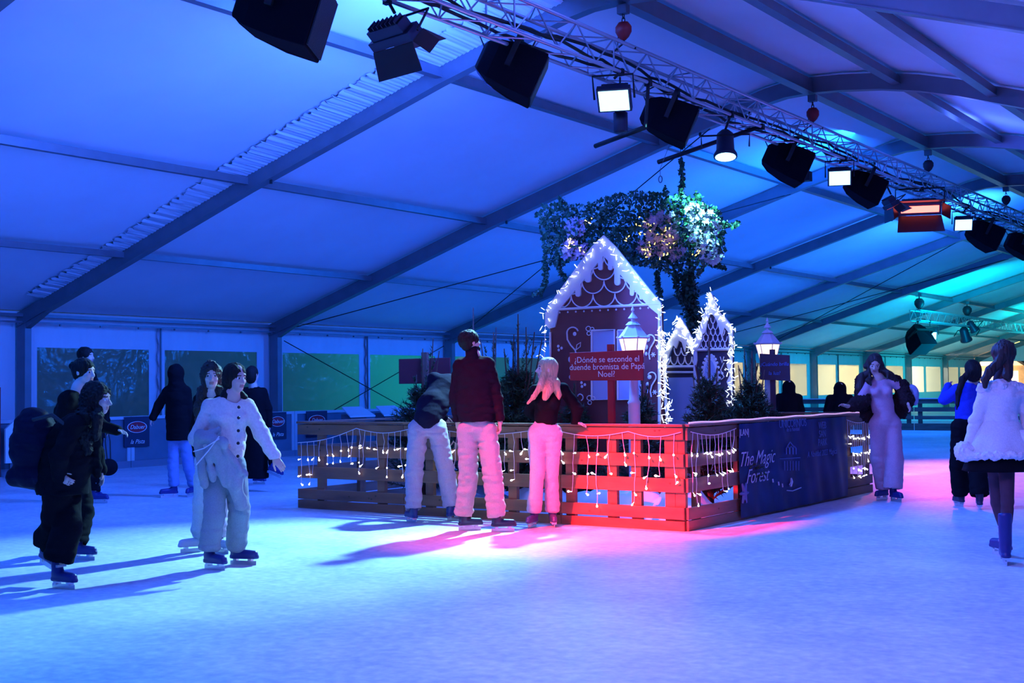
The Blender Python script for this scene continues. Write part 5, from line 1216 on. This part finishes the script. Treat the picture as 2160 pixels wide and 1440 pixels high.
        for ch in hair.get('locks', ()):
            pts = [at_z(q[0], q[1], z0+q[2]) if not isinstance(q[0], str) else f(*q[1:]) for q in ch]
            for a_, b_, ra, rb in zip(pts, pts[1:], [q[-1] if not isinstance(q[0], str) else 0.04 for q in ch], [q[-1] if not isinstance(q[0], str) else 0.04 for q in ch[1:]]): Hh.append(S('seg', a_, b_, ra, rb, k=0.02))
        Hh += [S('ell', f(0, 0.110, -0.030), tuple(x_*hs*hair.get('open', 1.0) for x_ in (0.058, 0.072, 0.086)), M, op='s', k=0.012)]
        sdf_obj('hair', Hh, max(0.005, h*0.85), hair['m'], root, disp=hair.get('disp', hair_disp(0.004, seed=J['head'][0]*0.01)), dmax=0.02, relax=0)
    root_J = dict(root=root, hd=hd, M=M, z0=z0, pt=pt, n=n, shL=shL, shR=shR, elL=elL, elR=elR, wrL=wrL, wrR=wrR, pel=pel, wai=wai, che=che, nek=nek, knL=knL, knR=knR, ank=ank, hipL=hipL, hipR=hipR)
    return root_J
def fabric(name, c, **k): return mat(name, c, k.pop('rough', 0.85), noise=k.pop('noise', 90.0), bump=k.pop('bump', 0.12), var=k.pop('var', 0.08), spec=0.08, **k)
F_black = fabric('black_fabric', (0.006, 0.006, 0.009)); F_navy = fabric('navy_knit', (0.010, 0.008, 0.028)); F_maroon = fabric('dark_plum_jacket', (0.016, 0.006, 0.014))
F_cream = fabric('cream_knit', (0.78, 0.74, 0.66), noise=55.0, bump=0.3); F_gray = fabric('grey_denim', (0.26, 0.29, 0.34)); F_beige = fabric('beige_trousers', (0.62, 0.50, 0.47)); F_lilac = fabric('pale_trousers', (0.55, 0.50, 0.56))
F_jeans = fabric('pale_jeans', (0.62, 0.50, 0.58)); F_pink = fabric('pink_knit', (0.62, 0.36, 0.44)); F_blue = fabric('blue_sweater', (0.03, 0.06, 0.55)); F_ltjeans = fabric('light_jeans', (0.20, 0.28, 0.5)); F_white = fabric('white_trousers', (0.7, 0.72, 0.75))
F_fur = fabric('dark_brown_fur', (0.035, 0.018, 0.02), noise=60.0, bump=0.8); F_wfur = fabric('white_fur', (0.86, 0.87, 0.88), noise=45.0, bump=0.8); F_wcoat = fabric('white_velvet', (0.80, 0.82, 0.84)); F_coat = fabric('grey_jacket', (0.33, 0.35, 0.38)); F_tights = fabric('dark_tights', (0.10, 0.05, 0.07), noise=20.0)
H_dark = mat('hair_dark', (0.008, 0.006, 0.006), 0.65, noise=(90, 90, 8), bump=0.5, spec=0.25); H_brown = mat('hair_brown', (0.022, 0.012, 0.01), 0.6, noise=(90, 90, 8), bump=0.5); H_blond = mat('hair_blond', (0.70, 0.42, 0.22), 0.45, noise=(90, 90, 8), bump=0.5, var=0.3)
# --- the cardigan skater
A = person(dict(fL=(452, 1201, 55), fR=(512, 1191, 75), head=(497, 797), face=(52, -6), neck=(489, 838), chest=(482, 878), waist=(478, 932), pel=(474, 972), shL=(443, 857, -0.02), shR=(521, 857, 0.06), elL=(414, 925, -0.06), wrL=(458, 946, -0.20), elR=(552, 915, 0.05), wrR=(581, 966, 0.0), hipL=(455, 985), hipR=(495, 985), knL=(452, 1085, -0.05), knR=(505, 1075, -0.05), tf=28,
    hL=dict(d=cdir(75, 5), n=cdir(180), side=(0, 0, 1), curl=0.9), hR=dict(d=cdir(70, -50), n=cdir(200), side=cdir(0, 0), curl=0.5)),
    'young woman in cream buttoned cardigan carrying a grey jacket over her arm', h=0.0055, top=dict(hem=970, m=F_cream, name='cardigan', sleeve=(0.066, 0.066, 0.052), chest=0.150, waist=0.150, hip=0.155, cuff=0.05, disp=0.008, bust=True),
    legs=dict(m=F_gray, th=0.10, kn=0.088, hem=0.092), boots=dict(m=M_boot), hair=dict(m=H_dark, long=True, locks=[[('h', -0.05, -0.05, 0.0), (479, 836, 0.0, 0.055), (470, 856, -0.03, 0.045), (461, 884, -0.08, 0.018)], [('h', 0.06, -0.02, -0.02), (513, 840, 0.06, 0.034), (519, 862, 0.10, 0.02)]]))
q = MB()
for yy in (858, 880, 907, 933, 960):
    p = at_z(498-(yy-858)*0.02, yy, A['z0']); c = p+A['n']*0.115+_tow*0.045; q.ball(c, 0.0135, 6, sc=(1, 1, 1))
q.build('buttons', M_black, A['root'])
jk = thing('grey_jacket', tuple(A['pt']('x') if False else at_z(470, 1000, A['z0']-0.2)), 'grey jacket draped over the forearm of the cardigan skater', 'jacket')
zz = A['z0']; p_ = lambda x, y, d: at_z(x, y, zz+d)
sdf_obj('cloth', [S('seg', p_(425, 920, -0.16), p_(470, 935, -0.26), 0.055, 0.05, k=0.03), S('seg', p_(440, 915, -0.18), p_(462, 905, -0.2), 0.035, 0.03, k=0.02), S('seg', p_(425, 940, -0.15), p_(430, 1020, -0.15), 0.065, 0.045, flat=(_tow, 0.6), k=0.03), S('seg', p_(455, 945, -0.22), p_(490, 1010, -0.2), 0.07, 0.09, flat=(_tow, 0.55), k=0.03), S('seg', p_(490, 1000, -0.2), p_(508, 1065, -0.14), 0.085, 0.055, flat=(_tow, 0.5), k=0.03), S('seg', p_(475, 950, -0.24), p_(515, 1000, -0.2), 0.03, 0.03, k=0.02), S('seg', p_(440, 950, -0.2), p_(448, 1010, -0.2), 0.04, 0.03, k=0.02)], 0.0065, F_coat, jk, disp=cloth_disp(0.014, sc=(14, 14, 7), seed=4.2), dmax=0.03)
q = MB().tube([p_(462, 920, -0.30), p_(440, 950, -0.26), p_(414, 980, -0.22)], 0.005, 5); q.tube([p_(462, 925, -0.31), p_(430, 945, -0.25), p_(408, 952, -0.2)], 0.005, 5); q.build('drawstring', M_white, jk)
# --- the curly-haired woman behind her
curl = dict(m=H_brown, long=True, vol=1.12, disp=hair_disp(0.010, sc=(70, 70, 70), big=0.012), locks=[[('h', -0.06, -0.02, 0.0), (430, 825, 0.0, 0.06), (424, 862, -0.06, 0.055), (421, 892, -0.08, 0.03)], [('h', 0.06, -0.02, 0.0), (464, 828, 0.0, 0.05), (472, 862, -0.05, 0.04)]])
person(dict(fL=(409, 1164, -60), fR=(468, 1166, 40), head=(446, 794), face=(14, 0), neck=(446, 832), chest=(446, 866), waist=(447, 920), pel=(448, 962), shL=(423, 843), shR=(472, 843), elL=(412, 905), wrL=(416, 955), elR=(482, 905), wrR=(480, 955), hipL=(432, 975), hipR=(465, 975), knL=(424, 1065, -0.05), knR=(466, 1065), tf=10),
    'curly-haired woman in dark top and white trousers right behind the cardigan skater', skin=M_skl, h=0.007, top=dict(hem=985, m=F_black), legs=dict(m=F_white, th=0.09, kn=0.075, hem=0.085), boots=dict(m=M_bootw), hair=curl)
# --- the dark group at the left
B = person(dict(fL=(100, 1196, 50, 9.75, -15), fR=(133, 1241, 60), z=9.6, head=(206, 842), face=(82, -6), neck=(180, 884), chest=(156, 918), waist=(146, 975), pel=(135, 1022), shL=(156, 896, -0.15), shR=(168, 898, 0.16), elL=(124, 965, -0.22), wrL=(124, 1003, -0.16), elR=(200, 955, 0.2), wrR=(210, 990, 0.2), hipL=(122, 1035, -0.06), hipR=(138, 1035, 0.06), knL=(118, 1110, 0.0), knR=(142, 1115, -0.05), tf=80,
    hL=dict(d=cdir(80, -30), n=cdir(180), side=cdir(80), curl=0.6)),
    'skater in black leaning forward with curly dark hair and a backpack', h=0.0065, top=dict(hem=1042, m=F_black, sleeve=(0.075, 0.068, 0.058), chest=0.16, waist=0.165, hip=0.18, disp=0.012, flat=0.95, neck=0.04, extra=[lambda L: S('seg', at_z(200, 915, 9.62), at_z(205, 1000, 9.62), 0.05, 0.035, k=0.04), lambda L: S('seg', at_z(120, 940, 9.6), at_z(110, 1020, 9.6), 0.11, 0.13, k=0.05)]),
    legs=dict(m=F_black, th=0.115, kn=0.108, hem=0.115, end=0.8), boots=dict(m=M_boot), hair=dict(m=H_dark, long=True, vol=1.12, disp=hair_disp(0.009, sc=(70, 70, 70), big=0.012), locks=[[('h', 0.0, -0.07, 0.0), (178, 880, -0.05, 0.07), (180, 920, -0.08, 0.06), (186, 950, -0.08, 0.03)], [('h', -0.05, 0.0, 0.02), (205, 880, -0.1, 0.035), (202, 920, -0.1, 0.03)]]))
bp0 = at_z(70, 940, 9.65); bk = thing('backpack', tuple(bp0), 'bulging dark backpack on the back of the leaning skater at the left', 'backpack')
sdf_obj('bag', [S('ell', at_z(78, 925, 9.65), (0.17, 0.16, 0.20), k=0.05), S('ell', at_z(62, 945, 9.65), (0.14, 0.15, 0.20), k=0.05), S('ell', at_z(70, 880+10, 9.65), (0.12, 0.12, 0.12), k=0.05), S('ell', at_z(62, 1000, 9.65), (0.17, 0.13, 0.10), k=0.03), S('ell', at_z(95, 1005, 9.65), (0.15, 0.13, 0.12), k=0.05), S('ell', at_z(35, 1005, 9.65), (0.07, 0.1, 0.06), k=0.04)], 0.008, fabric('backpack_nylon', (0.010, 0.010, 0.03), rough=0.6), bk, disp=cloth_disp(0.012, seed=9.0), dmax=0.03)
q = MB().tube([at_z(70, 885, 9.5), at_z(110, 875, 9.42), at_z(150, 905, 9.40), at_z(135, 960, 9.4), at_z(100, 985, 9.5)], 0.016, 6); q.build('shoulder_strap', M_blackp, bk)
person(dict(fL=(150, 1168, 60), fR=(175, 1181, 70), head=(178, 785), face=(68, -4), neck=(166, 820), chest=(152, 868), waist=(148, 925), pel=(150, 975), shL=(142, 840, -0.14), shR=(176, 842, 0.16), elL=(122, 915, -0.1), wrL=(140, 960, -0.12), elR=(212, 898, 0.15), wrR=(246, 908, 0.12), hipL=(150, 985, -0.06), hipR=(164, 985, 0.05), knL=(160, 1075), knR=(176, 1078), tf=70,
    hR=dict(d=cdir(85, -12), n=cdir(10, -60), side=cdir(0, 30), curl=0.55)),
    'pale-faced skater in black with hair bun and one arm reaching out to the right', skin=M_skl, h=0.0065, top=dict(hem=1010, m=F_black, sleeve=(0.07, 0.06, 0.05), chest=0.155, waist=0.15, hip=0.16, flat=0.85, disp=0.010), legs=dict(m=F_black, th=0.10, kn=0.092, hem=0.098), hair=dict(m=H_dark, bun=(0.0, -0.12, 0.05), vol=1.05))
person(dict(fL=(196, 1056, 80), fR=(208, 1061, 80), head=(182, 752), face=(80, 0), neck=(182, 780), chest=(186, 810), waist=(192, 855), pel=(198, 893), shL=(180, 793, -0.15), shR=(192, 793, 0.15), elL=(186, 845, -0.2), wrL=(205, 885, -0.2), elR=(222, 840, 0.2), wrR=(226, 900, 0.1), hipL=(196, 900, -0.05), hipR=(202, 900, 0.06), knL=(200, 975), knR=(206, 975), tf=80),
    'person in black mostly hidden behind the two black-clad skaters, hair top showing', fem=False, h=0.010, top=dict(hem=925, m=F_black, disp=0.01, chest=0.17, waist=0.16, hip=0.18), legs=dict(m=F_black), hair=dict(m=H_dark, vol=1.08))
hb = thing('handbag', tuple(at_z(230, 985, 16.6)), 'rounded dark bag dangling beside the rearmost skater at the left', 'bag')
sdf_obj('bag', [S('ell', at_z(229, 985, 16.6), (0.11, 0.12, 0.11), k=0.02)], 0.01, F_black, hb); MB().tube([at_z(226, 968, 16.6), at_z(222, 930, 16.6), at_z(226, 900, 16.6), at_z(232, 930, 16.6), at_z(233, 968, 16.6)], 0.01, 5).build('strap', M_blackp, hb)
# --- hooded skater, long-coat skater
person(dict(fL=(358, 1049, -60), fR=(403, 1047, -10), head=(371, 787), face=(165, 0), neck=(372, 812), chest=(373, 838), waist=(375, 878), pel=(376, 912), shL=(354, 826), shR=(392, 826), elL=(336, 852, 0.05), wrL=(323, 880, 0.02), elR=(400, 868), wrR=(400, 902), hipL=(367, 922), hipR=(388, 922), knL=(365, 985), knR=(398, 985), tf=160),
    'dark hooded skater seen from behind in pale blue jeans', h=0.009, top=dict(hem=928, m=F_black, sleeve=(0.075, 0.065, 0.055), chest=0.165, waist=0.165, hip=0.175, neck=0.06, extra=[lambda L: S('ell', L['hd']+(0, 0, -0.0), (0.115, 0.12, 0.135), k=0.03), lambda L: S('seg', L['nek'], L['che'], 0.11, 0.12, k=0.05)]), legs=dict(m=F_ltjeans, th=0.085, kn=0.075, hem=0.075, bunch=0.0), boots=dict(tall=0.18))
person(dict(fL=(546, 1021, 60), fR=(577, 1002, 70, 18.2, -20), z=18.4, head=(533, 790), face=(150, 0), neck=(534, 816), chest=(536, 840), waist=(538, 880), pel=(540, 912), shL=(518, 828), shR=(554, 828), elL=(514, 865), wrL=(518, 900), elR=(566, 862), wrR=(568, 896), hipL=(532, 918), hipR=(550, 918), knL=(542, 970), knR=(572, 955), tf=150),
    'dark long-coated skater behind the cardigan skater\'s outstretched arm', h=0.010, top=dict(hem=1008, m=F_black, name='coat', chest=0.16, waist=0.16, hip=0.20, sleeve=(0.07, 0.06, 0.05)), legs=dict(m=F_black), hair=dict(m=H_dark, long=True))
# --- the two men and the blonde woman at the fence
person(dict(fL=(868, 1101, -150), fR=(956, 1097, 150), head=(985, 792, 0.62), face=(150, -25), neck=(962, 800, 0.5), chest=(938, 820, 0.38), waist=(912, 858, 0.14), pel=(902, 885, 0.0), shL=(916, 800, 0.42), shR=(966, 828, 0.36), elL=(908, 842, 0.66), wrL=(935, 880, 0.85), elR=(972, 878, 0.42), wrR=(966, 925, 0.45), hipL=(882, 905), hipR=(922, 905), knL=(873, 1000, 0.03), knR=(943, 1003, 0.03), tf=168),
    'man in navy sweater and pale trousers bending over the fence', fem=False, h=0.0065, top=dict(hem=884, m=F_navy, name='sweater', sleeve=(0.078, 0.068, 0.055), chest=0.165, waist=0.165, hip=0.15, disp=0.005, drop=False, flat=0.8), legs=dict(m=F_lilac, th=0.112, kn=0.098, hem=0.092, hipr=0.135, disp=0.012, bunch=0.006), boots=dict(m=M_boot), hair=dict(m=H_dark))
C9 = person(dict(fL=(990, 1118, 105), fR=(1060, 1121, 100), head=(992, 722), face=(122, 8), neck=(998, 750), chest=(1001, 795), waist=(1002, 850), pel=(1006, 895), shL=(972, 772), shR=(1028, 769), elL=(960, 838, 0.05), wrL=(965, 885, 0.12), elR=(1047, 838, 0.0), wrR=(1055, 890, -0.02), hipL=(986, 908), hipR=(1027, 908), knL=(988, 1005), knR=(1039, 1005), tf=172,
    hR=dict(d=cdir(10, -85), n=cdir(-90), side=cdir(180), curl=0.7)),
    'tall dark-haired man in plum jacket and beige trousers, back turned', fem=False, h=0.006, top=dict(hem=889, m=F_maroon, sleeve=(0.080, 0.068, 0.052), chest=0.185, waist=0.185, hip=0.185, disp=0.010, neck=0.055, flat=0.7), legs=dict(m=F_beige, th=0.110, kn=0.100, hem=0.098, hipr=0.135, disp=0.012, bunch=0.005), boots=dict(m=M_bootb), hair=dict(m=H_dark, vol=1.06, disp=hair_disp(0.005, sc=(60, 60, 60))))
f = lambda *p: C9['hd']+C9['M'] @ np.array(p)
sdf_obj('beard', [S('ell', f(0, 0.035, -0.066), (0.062, 0.066, 0.052), C9['M'], k=0.01), S('ell', f(0, 0.05, -0.02), (0.058, 0.08, 0.042), C9['M'], op='s', k=0.01), S('ell', f(0, -0.075, -0.06), (0.13, 0.115, 0.13), C9['M'], op='s', k=0.01)], 0.006, H_dark, C9['root'], disp=hair_disp(0.003, sc=(90, 90, 90), big=0.0), dmax=0.01)
person(dict(fL=(1123, 1112, -22), fR=(1167, 1110, 5), head=(1152, 779), face=(-74, 4), neck=(1156, 808), chest=(1155, 843), waist=(1152, 876), pel=(1150, 902), shL=(1129, 824, -0.03), shR=(1187, 820, 0.04), elL=(1119, 868, 0.14), wrL=(1138, 884, 0.20), elR=(1218, 862, 0.06), wrR=(1213, 890, 0.08), hipL=(1133, 915), hipR=(1166, 915), knL=(1133, 1003, -0.04), knR=(1163, 1003, -0.02), tf=-8,
    hR=dict(d=cdir(100, -15), n=cdir(0, -80), side=cdir(20), curl=0.35)),
    'blonde woman in black top and pale jeans leaning against the fence', skin=M_skl, h=0.006, top=dict(hem=896, m=F_black, name='jumper', sleeve=(0.062, 0.064, 0.048), chest=0.128, waist=0.112, hip=0.12, disp=0.006, bust=True, flat=0.78), legs=dict(m=F_jeans, th=0.098, kn=0.075, hem=0.080, hipr=0.125, disp=0.007, bunch=0.005), boots=dict(m=mat('skate_violet', (0.06, 0.035, 0.17), 0.35)),
    hair=dict(m=H_blond, long=True, vol=1.03, disp=hair_disp(0.004, sc=(120, 120, 8)), locks=[[('h', 0.05, -0.05, 0.0), (1170, 808, -0.04, 0.055), (1177, 832, -0.07, 0.032), (1175, 848, -0.10, 0.010)], [('h', 0.0, 0.0, 0.06), (1140, 815, -0.12, 0.034), (1126, 836, -0.14, 0.024), (1114, 850, -0.13, 0.009)], [('h', -0.03, -0.06, -0.02), (1157, 820, -0.10, 0.055), (1150, 838, -0.14, 0.03)]]))
# --- the woman in pink with the fur jacket slipping off
D = person(dict(fL=(1861, 1054, -50), fR=(1890, 1058, 15), head=(1845, 768), face=(-16, -22, 8), neck=(1853, 796), chest=(1857, 822), waist=(1861, 852), pel=(1866, 878), shL=(1832, 812), shR=(1884, 806), elL=(1812, 846, -0.06), wrL=(1788, 857, -0.18), elR=(1905, 822, -0.02), wrR=(1914, 850, -0.14), hipL=(1853, 893), hipR=(1882, 893), knL=(1855, 968), knR=(1887, 970), tf=-6,
    hL=dict(d=cdir(-80, 18), n=cdir(0, -70), side=cdir(0), curl=0.5), hR=dict(d=cdir(30, -60), n=cdir(-90), side=cdir(0), curl=0.5)),
    'woman in pink top and wide trousers looking down, fur jacket slipping off', h=0.0075, top=dict(hem=871, m=F_pink, name='pink_top', sleeve=(0.055, 0.055, 0.05), chest=0.13, waist=0.125, hip=0.14, disp=0.004, bust=True, cuff=0.7), legs=dict(m=F_pink, th=0.105, kn=0.108, hem=0.118, disp=0.005, bunch=0.0, end=0.98, hipr=0.135), boots=dict(m=M_boot),
    hair=dict(m=H_brown, long=True, vol=1.04, open=1.18, disp=hair_disp(0.005, big=0.008), locks=[[('h', -0.07, -0.02, 0.0), (1819, 795, 0.03, 0.05), (1813, 820, 0.02, 0.05), (1812, 836, 0.02, 0.03)], [('h', 0.07, -0.02, 0.0), (1878, 792, -0.02, 0.05), (1886, 802, -0.02, 0.04), (1896, 806, 0.0, 0.02)], [('h', -0.08, -0.01, -0.02), (1832, 802, -0.08, 0.028), (1838, 812, -0.10, 0.014)], [('h', 0.09, 0.0, -0.04), (1873, 785, -0.08, 0.025), (1872, 798, -0.12, 0.012)]]))
zd = D['z0']; g_ = lambda x, y, d: at_z(x, y, zd+d)
fj = thing('fur_jacket', tuple(g_(1860, 860, 0.15)), 'dark fur jacket hanging from the elbows of the woman in pink', 'jacket')
sdf_obj('fur', [S('seg', g_(1822, 843, -0.02), g_(1797, 856, -0.13), 0.095, 0.075, k=0.03), S('seg', g_(1903, 815, 0.0), g_(1914, 845, -0.08), 0.085, 0.09, k=0.03), S('seg', g_(1914, 830, 0.02), g_(1912, 862, 0.02), 0.08, 0.05, k=0.03), S('seg', g_(1822, 850, 0.12), g_(1905, 850, 0.16), 0.10, 0.10, flat=(_tow, 0.6), k=0.05), S('seg', g_(1830, 875, 0.14), g_(1900, 870, 0.16), 0.10, 0.08, flat=(_tow, 0.6), k=0.05), S('seg', g_(1817, 800, 0.08), g_(1816, 850, 0.08), 0.07, 0.09, k=0.04), S('seg', g_(1892, 800, 0.12), g_(1905, 840, 0.1), 0.06, 0.08, k=0.04)], 0.008, F_fur, fj, disp=lambda P: 0.012*vnoise(P*60)+0.012*vnoise(P*18), dmax=0.03)
sdf_obj('lining', [S('ell', g_(1930, 835, -0.05), (0.05, 0.05, 0.12), k=0.02), S('ell', g_(1922, 818, -0.02), (0.06, 0.05, 0.05), k=0.02)], 0.009, fabric('pale_lining', (0.35, 0.42, 0.6)), fj, disp=cloth_disp(0.008), dmax=0.02)
# --- blue sweater, seen from behind
person(dict(fL=(2023, 1067, 185), fR=(2066, 1073, 165), head=(2051, 782), face=(176, 0), neck=(2050, 808), chest=(2046, 832), waist=(2044, 862), pel=(2043, 888), shL=(2020, 822), shR=(2076, 820), elL=(1992, 842, 0.05), wrL=(2000, 815, 0.26), elR=(2088, 858, 0.05), wrR=(2086, 895, 0.1), hipL=(2026, 900), hipR=(2060, 900), knL=(2022, 980), knR=(2063, 984), tf=178),
    'skater in blue sweater and black trousers with long black ponytail', h=0.007, top=dict(hem=884, m=F_blue, name='sweater', sleeve=(0.072, 0.068, 0.052), chest=0.15, waist=0.148, hip=0.15, disp=0.009), legs=dict(m=F_black, th=0.110, kn=0.102, hem=0.108, hipr=0.13, end=0.98), boots=dict(m=M_bootb), hair=dict(m=H_dark, long=True, vol=1.04, locks=[[('h', 0.03, -0.08, 0.04), (2030, 800, -0.13, 0.04), (2022, 828, -0.15, 0.032), (2019, 852, -0.16, 0.02), (2018, 864, -0.16, 0.008)]]))
# --- white coat with fur trim, nearest at the right
E_ = person(dict(fL=(2113, 1172, 190), fR=(2120, 1189, 165), head=(2117, 752), face=(168, 0), neck=(2114, 800), chest=(2112, 838), waist=(2110, 886), pel=(2108, 930), shL=(2078, 834), shR=(2150, 834), elL=(2058, 890, 0.02), wrL=(2046, 938, 0.0), elR=(2170, 888, 0.0), wrR=(2162, 930, -0.08), hipL=(2098, 950), hipR=(2122, 950), knL=(2103, 1060, 0.02), knR=(2125, 1058, -0.02), tf=175),
    'woman in white fur-trimmed dress coat and dark tights, seen from behind', skin=F_tights, h=0.006, top=dict(hem=940, m=F_wcoat, name='coat', sleeve=(0.062, 0.055, 0.055), chest=0.145, waist=0.125, hip=0.21, disp=0.010, flat=0.85, cuff=0.1), legs=False, boots=dict(m=M_boot, tall=0.24, s=0.95),
    hair=dict(m=H_brown, vol=1.1, disp=hair_disp(0.005, big=0.008), locks=[[('h', -0.03, -0.09, -0.02), (2088, 785, -0.1, 0.038), (2078, 800, -0.1, 0.03), (2078, 815, -0.12, 0.018)], [('h', 0.03, -0.06, -0.05), (2125, 790, -0.08, 0.045)]]))
ze = E_['z0']; g_ = lambda x, y, d=0.0: at_z(x, y, ze+d); rt = E_['root']
cw = g_(2110, 880); skp = []
def skirt(r0_, r1_, y0, y1, m, nm, th=0.006, fl=0.85, wav=0.05, cx0=2110, cx1=2106):
    a0 = g_(cx0, y0); a1 = g_(cx1, y1); q = MB(); n_ = 48; K_ = 12
    for k in range(K_+1):
        t = k/K_; c = a0+(a1-a0)*t; r_ = r0_+(r1_-r0_)*t**0.8
        for i in range(n_):
            a = 2*math.pi*i/n_; rr = r_*(1+wav*t*math.sin(a*7+1)); q.v.append(tuple(c+_r0*rr*math.cos(a)+_tow*rr*fl*math.sin(a)))
    q.f = [(k*n_+i, k*n_+(i+1) % n_, (k+1)*n_+(i+1) % n_, (k+1)*n_+i) for k in range(K_) for i in range(n_)]; q.mi = [0]*len(q.f)
    o = q.build(nm, m, rt, True); so_ = o.modifiers.new('solid', 'SOLIDIFY'); so_.thickness = th; return o, a1
skirt(0.128, 0.30, 884, 962, F_wcoat, 'coat_skirt')
skirt(0.15, 0.285, 900, 992, F_black, 'skirt', wav=0.03)
fur = lambda P: 0.012*vnoise(P*55)+0.010*vnoise(P*20)
hemc = g_(2106, 958); ring = []
for i in range(24):
    a, b_ = 2*math.pi*i/24, 2*math.pi*(i+1)/24; pa = hemc+_r0*0.30*math.cos(a)+_tow*0.255*math.sin(a); pb = hemc+_r0*0.30*math.cos(b_)+_tow*0.255*math.sin(b_); ring.append(S('seg', pa, pb, 0.032, 0.032, k=0.01))
sdf_obj('fur_hem', ring, 0.008, F_wfur, rt, disp=fur, dmax=0.03)
sdf_obj('fur_cuff', [S('ell', g_(2036, 953, -0.04), (0.092, 0.08, 0.085), k=0.02)], 0.008, F_wfur, rt, disp=fur, dmax=0.03)
sdf_obj('fur_cuff', [S('ell', g_(2160, 925, -0.12), (0.075, 0.07, 0.075), k=0.02)], 0.008, F_wfur, rt, disp=fur, dmax=0.03)
sdf_obj('fur_collar', [S('seg', g_(2072, 820, -0.02), g_(2112, 812, -0.06), 0.045, 0.05, k=0.02), S('seg', g_(2112, 812, -0.06), g_(2155, 820, -0.02), 0.05, 0.045, k=0.02)], 0.008, F_wfur, rt, disp=fur, dmax=0.03)
# --- dark onlookers beyond the fence
def onlooker(x, yt, z, wd, label):
    k = FPX/z; yf = 797-(x-1700)*0.012+1.45*k; hh = (yf-yt)/k; Y = lambda t: yt+(yf-yt)*t; w = wd*k
    person(dict(fL=(x-0.1*k, yf+1, 180), fR=(x+0.1*k, yf+1, 180), head=(x, Y(0.075)), face=(178, 0), neck=(x, Y(0.15)), chest=(x, Y(0.24)), waist=(x, Y(0.38)), pel=(x, Y(0.48)), shL=(x-w*0.36, Y(0.20)), shR=(x+w*0.36, Y(0.20)), elL=(x-w*0.48, Y(0.34)), elR=(x+w*0.48, Y(0.34)), wrL=(x-w*0.46, Y(0.46)), wrR=(x+w*0.46, Y(0.46)), hipL=(x-0.08*k, Y(0.5)), hipR=(x+0.08*k, Y(0.5)), knL=(x-0.09*k, Y(0.73)), knR=(x+0.09*k, Y(0.73)), tf=178), label, h=0.012,
        top=dict(hem=Y(0.56), m=F_black, chest=0.15*hh/1.5, waist=0.155, hip=0.17, sleeve=(0.075, 0.065, 0.055), neck=0.05, extra=[lambda L: S('ell', L['hd'], (0.11, 0.12, 0.13), k=0.04), lambda L: S('seg', L['hd'], L['che'], 0.09, 0.13, k=0.05)]), legs=dict(m=F_black))
onlooker(1664, 803, 21.0, 0.42, 'dark hooded onlooker standing just right of the small dark sign')
onlooker(1772, 807, 21.5, 0.46, 'dark hooded onlooker left of the woman in pink')
